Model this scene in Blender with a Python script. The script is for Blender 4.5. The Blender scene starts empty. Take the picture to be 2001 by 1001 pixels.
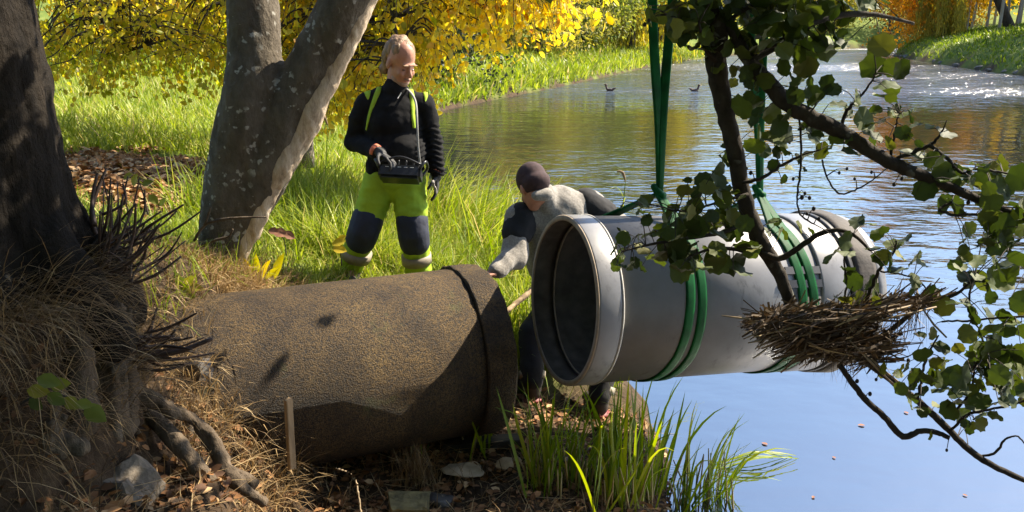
import bpy, bmesh, math, random
import numpy as np
from mathutils import Vector, Matrix, Quaternion
from mathutils.bvhtree import BVHTree

# ------------------------------------------------------------------ camera
FPX, CW, CH = 1650.0, 2001, 1001
CAM_H = 2.4
PITCH = math.atan(445 / 1650.0)
scene = bpy.context.scene
COL = scene.collection
cam_d = bpy.data.cameras.new('camera')
cam = bpy.data.objects.new('camera', cam_d)
COL.objects.link(cam)
cam.location = (0, 0, CAM_H)
cam.rotation_euler = (math.pi / 2 - PITCH, 0, 0)
cam_d.sensor_width = 36
cam_d.lens = FPX / CW * 36
cam_d.clip_start = 0.05
cam_d.clip_end = 2000
scene.camera = cam

# ------------------------------------------------------------------ light
SUN_AZ, SUN_EL = math.radians(62), math.radians(45)
SUN_DIR = Vector((math.sin(SUN_AZ) * math.cos(SUN_EL), math.cos(SUN_AZ) * math.cos(SUN_EL), math.sin(SUN_EL)))
world = bpy.data.worlds.new('World')
scene.world = world
world.use_nodes = True
wn = world.node_tree.nodes
wl = world.node_tree.links
wn.clear()
sky = wn.new('ShaderNodeTexSky')
sky.sky_type = 'NISHITA'
sky.sun_disc = False
sky.sun_elevation = SUN_EL
sky.sun_rotation = SUN_AZ
sky.air_density = 1.0
sky.dust_density = 1.0
sky.ozone_density = 4.0
bg = wn.new('ShaderNodeBackground')
bg.inputs['Strength'].default_value = 0.11
wo = wn.new('ShaderNodeOutputWorld')
wl.new(sky.outputs[0], bg.inputs[0])
wl.new(bg.outputs[0], wo.inputs[0])
sun_d = bpy.data.lights.new('sun', 'SUN')
sun_d.energy = 5.0
sun_d.angle = math.radians(0.53)
sun_d.color = (1.0, 0.88, 0.70)
sun = bpy.data.objects.new('sun', sun_d)
COL.objects.link(sun)
sun.rotation_euler = SUN_DIR.to_track_quat('Z', 'Y').to_euler()

scene.view_settings.view_transform = 'Standard'
scene.view_settings.look = 'None'
scene.view_settings.gamma = 1.0
scene.view_settings.exposure = 1.75
scene.view_settings.use_curve_mapping = False
scene.cycles.max_bounces = 6
scene.cycles.transparent_max_bounces = 6

# ------------------------------------------------------------------ helpers
rng = np.random.default_rng(7)
random.seed(7)
CT, ST = math.cos(PITCH), math.sin(PITCH)


def at(px, py, Y):
    """world point seen at photograph pixel (px, py) at horizontal distance Y"""
    rx = (px - 1000.5) / FPX
    ry = -(py - 500.5) / FPX
    dy = CT + ry * ST
    dz = -ST + ry * CT
    k = Y / dy
    return Vector((rx * k, Y, CAM_H + dz * k))


def mpp(p):
    """metres per photograph pixel at world point p"""
    return (p.y * CT + (CAM_H - p.z) * ST) / FPX


def tag(o, label=None, cat=None, group=None, kind=None):
    if label: o['label'] = label
    if cat: o['category'] = cat
    if group: o['group'] = group
    if kind: o['kind'] = kind
    return o


def empty(name, loc=(0, 0, 0), label=None, cat=None, group=None):
    o = bpy.data.objects.new(name, None)
    COL.objects.link(o)
    o.location = loc
    o.empty_display_size = 0.05
    return tag(o, label, cat, group)


def link(name, me, parent=None, mat=None):
    o = bpy.data.objects.new(name, me)
    COL.objects.link(o)
    if mat is not None and len(me.materials) == 0:
        me.materials.append(mat)
    if parent is not None:
        o.parent = parent
        o.matrix_parent_inverse = Matrix.Translation(-Vector(parent.location)) if parent.type == 'EMPTY' and parent.parent is None else Matrix.Identity(4)
    return o


def np_mesh(name, V, F, smooth=False, tint=None):
    """fast mesh from (n,3) verts and (m,k) faces"""
    me = bpy.data.meshes.new(name)
    V = np.asarray(V, np.float32)
    F = np.asarray(F, np.int32)
    n, k = F.shape
    me.vertices.add(len(V))
    me.vertices.foreach_set('co', V.ravel())
    me.loops.add(n * k)
    me.loops.foreach_set('vertex_index', F.ravel())
    me.polygons.add(n)
    me.polygons.foreach_set('loop_start', np.arange(0, n * k, k, dtype=np.int32))
    if smooth:
        me.polygons.foreach_set('use_smooth', np.ones(n, bool))
    if tint is not None:
        a = me.attributes.new('tint', 'FLOAT', 'POINT')
        a.data.foreach_set('value', np.asarray(tint, np.float32).ravel())
    me.update(calc_edges=True)
    return me


class MB:
    """collects simple shapes, builds one mesh"""
    def __init__(self):
        self.v, self.f = [], []

    def add(self, vs, fs):
        o = len(self.v)
        self.v += [tuple(p) for p in vs]
        self.f += [tuple(i + o for i in f) for f in fs]

    def tube(self, pts, radii, n=8, cap=True, jitter=0.0, flat=1.0, up=None):
        pts = [Vector(p) for p in pts]
        if not hasattr(radii, '__len__'):
            radii = [radii] * len(pts)
        rings = []
        nrm = None
        for i, p in enumerate(pts):
            a = pts[max(i - 1, 0)]
            b = pts[min(i + 1, len(pts) - 1)]
            t = (b - a).normalized()
            if nrm is None:
                nrm = Vector(up) if up else (Vector((0, 0, 1)) if abs(t.z) < 0.9 else Vector((1, 0, 0)))
            nrm = (nrm - t * nrm.dot(t)).normalized()
            bi = t.cross(nrm)
            ring = []
            for j in range(n):
                an = 2 * math.pi * j / n
                r = radii[i] * (1 + jitter * (random.random() - 0.5) * 2)
                ring.append(p + nrm * (math.cos(an) * r) + bi * (math.sin(an) * r * flat))
            rings.append(ring)
        vs = [q for r in rings for q in r]
        fs = []
        for i in range(len(rings) - 1):
            for j in range(n):
                j2 = (j + 1) % n
                fs.append((i * n + j, i * n + j2, (i + 1) * n + j2, (i + 1) * n + j))
        if cap:
            fs.append(tuple(range(n))[::-1])
            fs.append(tuple((len(rings) - 1) * n + j for j in range(n)))
        self.add(vs, fs)
        return self

    def box(self, c, s, rot=None):
        c = Vector(c)
        vs = []
        for x in (-1, 1):
            for y in (-1, 1):
                for z in (-1, 1):
                    q = Vector((x * s[0] / 2, y * s[1] / 2, z * s[2] / 2))
                    if rot is not None:
                        q = rot @ q
                    vs.append(c + q)
        self.add(vs, [(0, 1, 3, 2), (4, 6, 7, 5), (0, 4, 5, 1), (2, 3, 7, 6), (0, 2, 6, 4), (1, 5, 7, 3)])
        return self

    def ell(self, c, r, rot=None, n=12, m=8):
        c = Vector(c)
        vs, fs = [], []
        for i in range(m + 1):
            th = math.pi * i / m
            for j in range(n):
                ph = 2 * math.pi * j / n
                q = Vector((r[0] * math.sin(th) * math.cos(ph), r[1] * math.sin(th) * math.sin(ph), r[2] * math.cos(th)))
                if rot is not None:
                    q = rot @ q
                vs.append(c + q)
        for i in range(m):
            for j in range(n):
                j2 = (j + 1) % n
                fs.append((i * n + j, (i + 1) * n + j, (i + 1) * n + j2, i * n + j2))
        o = len(self.v)
        self.add(vs, fs)
        return self

    def capsule(self, a, ra, b, rb, n=14, flat=None):
        """tapered capsule; flat=(axis vector, factor) squashes the section along an axis"""
        a, b = Vector(a), Vector(b)
        t = (b - a)
        L = t.length
        t = t / L if L > 1e-6 else Vector((0, 0, 1))
        u = Vector((0, 0, 1)) if abs(t.z) < 0.9 else Vector((0, 1, 0))
        u = (u - t * u.dot(t)).normalized()
        w = t.cross(u)
        prof = []
        for i in range(5):
            an = math.pi / 2 * i / 5
            prof.append((-ra * math.cos(an), ra * math.sin(an) + 1e-4))
        prof.append((0, ra))
        prof.append((L, rb))
        for i in range(1, 6):
            an = math.pi / 2 * i / 5
            prof.append((L + rb * math.sin(an), rb * math.cos(an) + 1e-4))
        vs, fs = [], []
        for s, r in prof:
            for j in range(n):
                ph = 2 * math.pi * j / n
                q = u * (math.cos(ph) * r) + w * (math.sin(ph) * r)
                if flat:
                    ax = Vector(flat[0]).normalized()
                    q = q - ax * (q.dot(ax) * (1 - flat[1]))
                vs.append(a + t * s + q)
        m = len(prof)
        for i in range(m - 1):
            for j in range(n):
                j2 = (j + 1) % n
                fs.append((i * n + j, i * n + j2, (i + 1) * n + j2, (i + 1) * n + j))
        fs.append(tuple(range(n))[::-1])
        fs.append(tuple((m - 1) * n + j for j in range(n)))
        self.add(vs, fs)
        return self

    def mesh(self, name, smooth=True):
        me = bpy.data.meshes.new(name)
        me.from_pydata(self.v, [], self.f)
        bm = bmesh.new(); bm.from_mesh(me)
        bmesh.ops.recalc_face_normals(bm, faces=bm.faces)
        bm.to_mesh(me); bm.free()
        if smooth:
            for p in me.polygons: p.use_smooth = True
        me.update()
        return me

    def build(self, name, mat, parent=None, smooth=True):
        return link(name, self.mesh(name, smooth), parent, mat)


def remeshed(name, mb, mat, parent=None, voxel=0.012, smooth=4, disp=None, factor=0.5):
    """union of the collected closed shapes as one continuous skin"""
    me = mb.mesh(name)
    tmp = bpy.data.objects.new('tmp', me)
    COL.objects.link(tmp)
    m = tmp.modifiers.new('r', 'REMESH'); m.mode = 'VOXEL'; m.voxel_size = voxel; m.use_smooth_shade = True
    if smooth:
        s = tmp.modifiers.new('s', 'SMOOTH'); s.factor = factor; s.iterations = smooth
    dg = bpy.context.evaluated_depsgraph_get()
    out = bpy.data.meshes.new_from_object(tmp.evaluated_get(dg))
    bpy.data.objects.remove(tmp)
    bpy.data.meshes.remove(me)
    out.name = name
    out.materials.clear()
    if disp:
        n = len(out.vertices)
        co = np.empty(n * 3, np.float32); out.vertices.foreach_get('co', co); co = co.reshape(-1, 3)
        no = np.empty(n * 3, np.float32); out.vertices.foreach_get('normal', no); no = no.reshape(-1, 3)
        co = co + no * disp(co)[:, None]
        out.vertices.foreach_set('co', co.ravel().astype(np.float32))
    for p in out.polygons: p.use_smooth = True
    out.update()
    return link(name, out, parent, mat)


def catmull(pts, k=6):
    pts = [Vector(p) for p in pts]
    out = []
    for i in range(len(pts) - 1):
        p0 = pts[max(i - 1, 0)]; p1 = pts[i]; p2 = pts[i + 1]; p3 = pts[min(i + 2, len(pts) - 1)]
        for s in range(k):
            t = s / k
            out.append(0.5 * ((2 * p1) + (p2 - p0) * t + (2 * p0 - 5 * p1 + 4 * p2 - p3) * t * t + (3 * p1 - p0 - 3 * p2 + p3) * t ** 3))
    out.append(pts[-1])
    return out


def lerp_list(a, m):
    x = np.linspace(0, len(a) - 1, m)
    return list(np.interp(x, np.arange(len(a)), a))


# value noise on numpy arrays
_perm = rng.random((64, 64, 64)).astype(np.float32)


def vnoise(x, y, z=0.0):
    x = np.asarray(x, float); y = np.asarray(y, float); z = np.asarray(z, float) + 0 * x
    xi, yi, zi = np.floor(x).astype(int), np.floor(y).astype(int), np.floor(z).astype(int)
    fx, fy, fz = x - xi, y - yi, z - zi
    fx = fx * fx * (3 - 2 * fx); fy = fy * fy * (3 - 2 * fy); fz = fz * fz * (3 - 2 * fz)
    g = lambda a, b, c: _perm[(xi + a) % 64, (yi + b) % 64, (zi + c) % 64]
    l = lambda a, b, t: a + (b - a) * t
    return l(l(l(g(0, 0, 0), g(1, 0, 0), fx), l(g(0, 1, 0), g(1, 1, 0), fx), fy),
             l(l(g(0, 0, 1), g(1, 0, 1), fx), l(g(0, 1, 1), g(1, 1, 1), fx), fy), fz) * 2 - 1


def fbm(x, y, z=0.0, o=4):
    s = 0; a = 1.0
    for i in range(o):
        s = s + a * vnoise(np.asarray(x) * 2 ** i + 17 * i, np.asarray(y) * 2 ** i, np.asarray(z) * 2 ** i)
        a *= 0.5
    return s


def sstep(a, b, x):
    t = np.clip((np.asarray(x, float) - a) / (b - a), 0, 1)
    return t * t * (3 - 2 * t)


# ------------------------------------------------------------------ materials
def new_mat(name):
    m = bpy.data.materials.new(name)
    m.use_nodes = True
    nt = m.node_tree
    b = nt.nodes['Principled BSDF']
    return m, nt, b


def N(nt, t, **kw):
    n = nt.nodes.new(t)
    for k, v in kw.items():
        setattr(n, k, v)
    return n


def coords(nt, scale=(1, 1, 1), kind='Object'):
    tc = N(nt, 'ShaderNodeTexCoord'); mp = N(nt, 'ShaderNodeMapping')
    mp.inputs['Scale'].default_value = scale
    nt.links.new(tc.outputs[kind], mp.inputs[0])
    return mp.outputs[0]


def noise(nt, vec, scale, detail=4, rough=0.55):
    n = N(nt, 'ShaderNodeTexNoise')
    n.inputs['Scale'].default_value = scale
    n.inputs['Detail'].default_value = detail
    n.inputs['Roughness'].default_value = rough
    if vec is not None: nt.links.new(vec, n.inputs['Vector'])
    return n.outputs['Fac']


def ramp(nt, fac, stops, interp='LINEAR'):
    r = N(nt, 'ShaderNodeValToRGB')
    cr = r.color_ramp
    cr.interpolation = interp
    while len(cr.elements) < len(stops): cr.elements.new(0.5)
    for e, (p, c) in zip(cr.elements, stops):
        e.position = p
        e.color = (*c, 1) if len(c) == 3 else c
    nt.links.new(fac, r.inputs[0])
    return r.outputs[0]


def mixc(nt, fac, a, b, mode='MIX'):
    m = N(nt, 'ShaderNodeMix', data_type='RGBA', blend_type=mode)
    for s, v in ((0, fac), (6, a), (7, b)):
        if hasattr(v, 'links') or hasattr(v, 'is_linked'): nt.links.new(v, m.inputs[s])
        elif s == 0: m.inputs[s].default_value = v
        else: m.inputs[s].default_value = (*v, 1)
    return m.outputs[2]


def bump(nt, b, h, strength=0.5, dist=0.01, prev=None):
    n = N(nt, 'ShaderNodeBump')
    n.inputs['Strength'].default_value = strength
    n.inputs['Distance'].default_value = dist
    nt.links.new(h, n.inputs['Height'])
    if prev is not None: nt.links.new(prev, n.inputs['Normal'])
    if b is not None: nt.links.new(n.outputs[0], b.inputs['Normal'])
    return n.outputs[0]


def simple(name, c, rough=0.7, var=0.15, scale=8, bs=0.0, bd=0.005, bscale=40, metallic=0.0, spec=0.5, stretch=(1, 1, 1)):
    m, nt, b = new_mat(name)
    v = coords(nt, stretch)
    n = noise(nt, v, scale)
    lo = tuple(max(0, x * (1 - var)) for x in c); hi = tuple(min(1, x * (1 + var)) for x in c)
    nt.links.new(ramp(nt, n, [(0.3, lo), (0.7, hi)]), b.inputs['Base Color'])
    b.inputs['Roughness'].default_value = rough
    b.inputs['Metallic'].default_value = metallic
    b.inputs['Specular IOR Level'].default_value = spec
    if bs: bump(nt, b, noise(nt, v, bscale, 6), bs, bd)
    return m


def leafy(name, stops, trans=0.45, rough=0.5, src='tint', transcol=1.25):
    """thin leaf: colour from the per-leaf tint (or object random), part of the light passes through"""
    m, nt, b = new_mat(name)
    if src == 'tint':
        a = N(nt, 'ShaderNodeAttribute', attribute_name='tint'); fac = a.outputs['Fac']
    else:
        a = N(nt, 'ShaderNodeObjectInfo'); fac = a.outputs['Random']
    c = ramp(nt, fac, stops)
    v = coords(nt)
    c2 = mixc(nt, 0.22, c, mixc(nt, noise(nt, v, 60, 3), (0.02, 0.02, 0.01), (0.5, 0.45, 0.2)), 'OVERLAY')
    nt.links.new(c2, b.inputs['Base Color'])
    b.inputs['Roughness'].default_value = rough
    b.inputs['Specular IOR Level'].default_value = 0.35
    tr = N(nt, 'ShaderNodeBsdfTranslucent')
    hs = N(nt, 'ShaderNodeHueSaturation'); hs.inputs['Value'].default_value = transcol; hs.inputs['Saturation'].default_value = 1.1
    nt.links.new(c2, hs.inputs['Color']); nt.links.new(hs.outputs[0], tr.inputs['Color'])
    mx = N(nt, 'ShaderNodeMixShader'); mx.inputs[0].default_value = trans
    nt.links.new(b.outputs[0], mx.inputs[1]); nt.links.new(tr.outputs[0], mx.inputs[2])
    nt.links.new(mx.outputs[0], nt.nodes['Material Output'].inputs['Surface'])
    return m


def bark(name, dark, light, lichen=None, scale=1.0, strength=0.9, dist=0.03, lich_amt=0.62, stretch=0.28):
    m, nt, b = new_mat(name)
    v = coords(nt, (1, 1, stretch)); v1 = coords(nt)
    n1 = noise(nt, v, 14 * scale, 8, 0.65); n2 = noise(nt, v1, 45 * scale, 6, 0.6)
    c = ramp(nt, n1, [(0.32, dark), (0.72, light)])
    c = mixc(nt, 0.5, c, mixc(nt, n2, dark, light), 'MULTIPLY') if False else mixc(nt, 0.35, c, mixc(nt, n2, dark, light))
    if lichen:
        vo = N(nt, 'ShaderNodeTexVoronoi'); vo.inputs['Scale'].default_value = 21
        ad = N(nt, 'ShaderNodeVectorMath', operation='ADD')
        nz = N(nt, 'ShaderNodeTexNoise'); nz.inputs['Scale'].default_value = 30
        sc = N(nt, 'ShaderNodeVectorMath', operation='SCALE'); sc.inputs['Scale'].default_value = 0.05
        nt.links.new(v1, nz.inputs['Vector']); nt.links.new(nz.outputs['Color'], sc.inputs[0])
        nt.links.new(v1, ad.inputs[0]); nt.links.new(sc.outputs[0], ad.inputs[1]); nt.links.new(ad.outputs[0], vo.inputs['Vector'])
        nw = N(nt, 'ShaderNodeMath', operation='MULTIPLY_ADD'); nw.inputs[1].default_value = 1.1; nt.links.new(noise(nt, v1, 9, 4, .7), nw.inputs[0]); nt.links.new(vo.outputs['Distance'], nw.inputs[2])
        spot = ramp(nt, nw.outputs[0], [(0.74, (1, 1, 1)), (0.84, (0, 0, 0))])
        area = ramp(nt, noise(nt, v1, 7, 3), [(lich_amt - 0.08, (0, 0, 0)), (lich_amt + 0.03, (1, 1, 1))])
        mm = N(nt, 'ShaderNodeMath', operation='MULTIPLY'); nt.links.new(spot, mm.inputs[0]); nt.links.new(area, mm.inputs[1])
        c = mixc(nt, mm.outputs[0], c, lichen)
    nt.links.new(c, b.inputs['Base Color'])
    b.inputs['Roughness'].default_value = 0.92
    b.inputs['Specular IOR Level'].default_value = 0.2
    nb = bump(nt, None, n1, strength, dist)
    bump(nt, b, n2, 0.6, dist * 0.4, nb)
    return m

# ================================================================== SETTING
LEFT = [(60, -30), (14, -2), (4.2, 1.1), (1.75, 2.3), (0.85, 3.1), (0.62, 3.6), (0.72, 4.2), (0.85, 4.9), (0.75, 5.8), (0.35, 7.2), (-0.5, 9.5),
        (-1.6, 13), (-2.7, 19), (-2.9, 25), (-2.2, 29), (1, 37), (4.3, 46), (10, 62), (19, 82), (34, 105), (50, 120)]
RIGHT = [(58, 121), (46, 102), (37, 84), (32.5, 66), (29.5, 52), (28, 42), (30, 25), (40, 5), (75, -30)]
POLY = np.array(LEFT + RIGHT, float)


def shore(x, y):
    """signed distance to the water's edge: + on land"""
    x = np.asarray(x, float).ravel(); y = np.asarray(y, float).ravel()
    best = np.full(x.shape, 1e9); inside = np.zeros(x.shape, bool)
    n = len(POLY)
    for i in range(n):
        ax, ay = POLY[i]; bx, by = POLY[(i + 1) % n]
        dx, dy = bx - ax, by - ay
        t = np.clip(((x - ax) * dx + (y - ay) * dy) / (dx * dx + dy * dy), 0, 1)
        best = np.minimum(best, np.hypot(x - ax - t * dx, y - ay - t * dy))
        if ay != by:
            c = ((ay > y) != (by > y)) & (x < (bx - ax) * (y - ay) / (by - ay) + ax)
            inside ^= c
    return np.where(inside, -best, best)


def gz(x, y):
    sh = np.shape(x)
    x = np.asarray(x, float).ravel(); y = np.asarray(y, float).ravel()
    d = shore(x, y)
    far = sstep(16, 28, y)
    wob = 0.25 * vnoise(x * 0.9, y * 0.9) * np.where(far > 0, 1 + 2 * far, 1) * sstep(-2, 3, d + 1)
    dd = np.maximum(d + wob * 0.6, 0)
    near = 1.25 * (1 - np.exp(-(dd / 2.0) ** 1.3)) + 0.025 * np.maximum(dd - 5, 0)
    farh = 0.16 * sstep(0, 0.5, dd) + 0.9 * (1 - np.exp(-dd / 6)) + 0.03 * np.maximum(dd - 6, 0)
    h = near * (1 - far) + farh * far
    right = sstep(20, 28, x) * (y < 118)
    rh = 0.5 * sstep(0, 1.2, dd) + 2.6 * (1 - np.exp(-dd / 7)) + 0.03 * np.maximum(dd - 10, 0)
    h = h * (1 - right) + rh * right
    h = h + sstep(118, 140, y) * 4.0
    h = h + 0.22 * np.exp(-(((x + 3.0) / 1.2) ** 2 + ((y - 7.2) / 1.4) ** 2))
    # rise of the bank on the left where the pipe comes out
    h = h + 0.5 * np.exp(-((x + 1.95) ** 2 + (y - 3.9) ** 2) / 0.35)
    # trench in front of and under the pipe
    T = sstep(-1.42, -0.85, x + 0.10 * (y - 3.6)) * (1 - sstep(4.75, 5.35, y - 0.35 * x)) * sstep(1.6, 2.7, y)
    h = h - np.maximum(h - 0.17, 0) * T * sstep(-0.2, 0.4, d)
    # raised root mound of the big tree at the left
    r = np.hypot((x + 2.15) / 0.74, (y - 2.85) / 0.85)
    m = 1 - sstep(0.82, 1.12, r)
    h = h * (1 - m) + np.maximum(h, 1.48) * m
    m2 = (1 - sstep(0.8, 1.4, np.hypot((x + 1.5) / 0.55, (y - 2.55) / 0.55)))
    h = np.maximum(h, 0.78 * m2)
    h = np.maximum(h, 1.0 * (1 - sstep(0.6, 1.6, np.hypot(x / 2.2, y / 2.0))))  # the path the camera stands on
    amp = np.where(y < 20, 1, 2.5)
    h = h + (0.035 * fbm(x * 3.1, y * 3.1) + 0.012 * fbm(x * 14, y * 14)) * amp * sstep(0, 0.3, d)
    h = np.where(d < 0, np.maximum(-1.8, 1.3 * d * (1 + 0.25 * vnoise(x * 2.3, y * 2.3))), h + 0.015)
    return h.reshape(sh)


def graded(segs):
    out = []
    for a, b, s in segs:
        out += list(np.arange(a, b, s))
    return np.array(out + [segs[-1][1]])


gx = graded([(-400, -60, 17), (-60, -12, 2.4), (-12, -4, .4), (-4, 2.6, .055), (2.6, 10, .37), (10, 80, 1.25), (80, 420, 20)])
gy = graded([(-60, -3, 3), (-3, 1.5, .3), (1.5, 6.6, .055), (6.6, 16, .22), (16, 60, .7), (60, 150, 1.8), (150, 900, 30)])
GX, GY = np.meshgrid(gx, gy)
GZ = gz(GX, GY)
V = np.stack([GX.ravel(), GY.ravel(), GZ.ravel()], 1)
nx, ny = len(gx), len(gy)
i = (np.arange(ny - 1)[:, None] * nx + np.arange(nx - 1)[None, :]).ravel()
F = np.stack([i, i + 1, i + nx + 1, i + nx], 1)
D = shore(GX, GY)
# ground cover: 0 bare soil, 1 grass
gg = sstep(0.05, 0.5, D + .2 * (V[:, 1] > 18) + 0.4 * fbm(V[:, 0] * 1.3, V[:, 1] * 1.3))
gg *= 1 - (1 - sstep(4.6, 5.4, V[:, 1] - 0.35 * V[:, 0])) * sstep(-9, -3, V[:, 0])
# brown litter under the yellow tree
lit = sstep(0.25, 0.6, np.exp(-(((V[:, 0] + 3.0) / 1.1) ** 2 + ((V[:, 1] - 7.2) / 1.5) ** 2)) + 0.2 * fbm(V[:, 0] * 2, V[:, 1] * 2))
gg *= 1 - lit
me = np_mesh('ground', V, F, True, gg)
m, nt, b = new_mat('earth_and_turf')
a = N(nt, 'ShaderNodeAttribute', attribute_name='tint')
v = coords(nt)
soil = ramp(nt, noise(nt, v, 9, 8, .7), [(0.3, (0.022, 0.015, 0.009)), (0.55, (0.06, 0.04, 0.024)), (0.75, (0.14, 0.10, 0.06))])
turf = ramp(nt, noise(nt, v, 0.9, 8, .7), [(0.3, (0.06, 0.10, 0.018)), (0.55, (0.13, 0.17, 0.03)), (0.75, (0.20, 0.20, 0.05))])
nt.links.new(mixc(nt, a.outputs['Fac'], soil, turf), b.inputs['Base Color'])
b.inputs['Roughness'].default_value = 0.95
b.inputs['Specular IOR Level'].default_value = 0.15
bump(nt, b, noise(nt, v, 25, 8, .7), 0.9, 0.03)
M_GROUND = m
tag(link('ground', me, None, m), kind='structure')

# ------------------------------------------------------------------ river
wy = graded([(-30, 20, 10), (20, 150, 13)])
WATER_Z = -0.22
V = np.array([(-30, -40, WATER_Z), (110, -40, WATER_Z), (110, 150, WATER_Z), (-30, 150, WATER_Z)], float)
me = np_mesh('river', V, np.array([[0, 1, 2, 3]]))
m, nt, b = new_mat('river_water')
v = coords(nt, (1, 1, 1))
vs = coords(nt, (0.55, 1.0, 1))
b.inputs['Base Color'].default_value = (0.010, 0.013, 0.012, 1)
b.inputs['Roughness'].default_value = 0.025
WATER_B = b
b.inputs['IOR'].default_value = 4.0
# ripples: long swell + fine chop; breeze-roughened patches on the open water
n_fine = noise(nt, vs, 7.5, 3, .5)
n_mid = noise(nt, vs, 2.0, 3, .5)
patch = ramp(nt, noise(nt, coords(nt, (0.05, 0.09, 1)), 1.0, 3, .6), [(0.36, (0.55, 0.55, 0.55)), (0.58, (1, 1, 1))])
sep = N(nt, 'ShaderNodeSeparateXYZ'); tc = N(nt, 'ShaderNodeTexCoord'); nt.links.new(tc.outputs['Object'], sep.inputs[0])
dv = N(nt, 'ShaderNodeMath', operation='DIVIDE'); dv.inputs[1].default_value = 100; nt.links.new(sep.outputs['Y'], dv.inputs[0])
band = ramp(nt, dv.outputs[0], [(0.035, (.035,) * 3), (0.07, (.075,) * 3), (0.13, (.20,) * 3), (0.20, (.07,) * 3), (0.27, (.12,) * 3), (0.36, (.8,) * 3), (1.0, (1,) * 3)])
mm = N(nt, 'ShaderNodeMath', operation='MULTIPLY'); nt.links.new(patch, mm.inputs[0]); nt.links.new(band, mm.inputs[1])
rg_ = N(nt, 'ShaderNodeMapRange'); rg_.inputs['From Min'].default_value = 0.3; rg_.inputs['From Max'].default_value = 1.0; rg_.inputs['To Min'].default_value = 0.025; rg_.inputs['To Max'].default_value = 0.30
nt.links.new(mm.outputs[0], rg_.inputs['Value']); nt.links.new(rg_.outputs[0], b.inputs['Roughness'])
b1 = N(nt, 'ShaderNodeBump'); b1.inputs['Distance'].default_value = 0.42
nt.links.new(n_mid, b1.inputs['Height']); nt.links.new(mm.outputs[0], b1.inputs['Strength'])
b2 = N(nt, 'ShaderNodeBump'); b2.inputs['Distance'].default_value = 0.075
nt.links.new(n_fine, b2.inputs['Height']); nt.links.new(mm.outputs[0], b2.inputs['Strength']); nt.links.new(b1.outputs[0], b2.inputs['Normal'])
nt.links.new(b2.outputs[0], b.inputs['Normal'])
tag(link('river', me, None, m), kind='structure')

# ================================================================== PIPES
def frame_of(az, tilt):
    ax = Vector((math.cos(az) * math.cos(tilt), math.sin(az) * math.cos(tilt), math.sin(tilt)))
    s = ax.cross(Vector((0, 0, 1))).normalized()
    return ax, s, s.cross(ax)


def lathe(c, az, tilt, prof, n=96, closed=True, a0=0.0, a1=2 * math.pi, warp=None):
    """prof: list of (s along axis, radius)"""
    ax, s, u = frame_of(az, tilt)
    c = Vector(c)
    mb = MB()
    full = abs(a1 - a0 - 2 * math.pi) < 1e-6
    vs, fs = [], []
    k = n if full else n + 1
    for (t, r) in prof:
        for j in range(k):
            an = a0 + (a1 - a0) * j / n
            rr_ = r + (warp(t, an) if warp else 0)
            vs.append(c + ax * t + (s * math.cos(an) + u * math.sin(an)) * rr_)
    m_ = len(prof)
    for i in range(m_ if closed else m_ - 1):
        i2 = (i + 1) % m_
        for j in range(n):
            j2 = (j + 1) % k
            fs.append((i * k + j, i * k + j2, i2 * k + j2, i2 * k + j))
    mb.add(vs, fs)
    return mb


# ---- old concrete pipe
CC, CAZ, CTL = (-0.16, 4.42, 0.679), 0.43, -0.015
m, nt, b = new_mat('weathered_concrete')
v = coords(nt)
vo = N(nt, 'ShaderNodeTexVoronoi'); vo.inputs['Scale'].default_value = 150; nt.links.new(v, vo.inputs['Vector'])
gr_ = noise(nt, v, 75, 6, .8)
peb = mixc(nt, .55, ramp(nt, vo.outputs['Distance'], [(0.05, (1, 1, 1)), (0.62, (0, 0, 0))]), ramp(nt, gr_, [(0.36, (0, 0, 0)), (0.64, (1, 1, 1))]))
nb_ = noise(nt, v, 5, 6, .65)
nf = noise(nt, v, 160, 4)
c = ramp(nt, nb_, [(0.3, (0.082, 0.054, 0.021)), (0.55, (0.15, 0.102, 0.04)), (0.75, (0.22, 0.16, 0.068))])
c = mixc(nt, 0.75, c, mixc(nt, noise(nt, v, 210, 3, .7), (0.0, 0.0, 0.0), (0.85, 0.72, 0.48)), 'OVERLAY')
c = mixc(nt, ramp(nt, peb, [(0.22, (1, 1, 1)), (0.5, (0, 0, 0))]), c, (0.022, 0.015, 0.008))
stn = ramp(nt, noise(nt, coords(nt, (1.5, 1.5, .6)), 2.6, 8, .7), [(0.42, (0.35, 0.32, 0.28)), (0.6, (1, 1, 1))])
c = mixc(nt, .8, c, stn, 'MULTIPLY')
mos = ramp(nt, noise(nt, v, 4.2, 7, .75), [(0.60, (0, 0, 0)), (0.72, (1, 1, 1))])
c = mixc(nt, mos, c, (0.075, 0.075, 0.018))
nt.links.new(c, b.inputs['Base Color'])
b.inputs['Roughness'].default_value = 0.7
b.inputs['Specular IOR Level'].default_value = 0.35
h1 = bump(nt, None, peb, 1.0, 0.012)
bump(nt, b, nf, 0.5, 0.004, h1)
M_CONC = m
cp = empty('concrete_pipe', Vector(CC) - Vector((0.6, 0.28, 0.45)), 'old brown rough concrete pipe coming out of the bank', 'pipe')
rag = lambda t, an: 0.004 * math.sin(an * 7) + 0.0035 * math.sin(an * 23 + t * 9)
lathe(CC, CAZ, CTL, [(-2.5, .455), (-1.6, .456), (-.9, .456), (-.17, .456), (-.166, .375), (-2.5, .375)], 128).build('pipe_barrel', M_CONC, cp)
col_ = lathe(CC, CAZ, CTL, [(-.165, .470), (-.157, .474), (-.06, .472), (-.012, .467), (0, .456), (0, .385), (-.04, .374), (-.165, .374)], 160, warp=rag).build('collar', M_CONC, cp)

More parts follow.
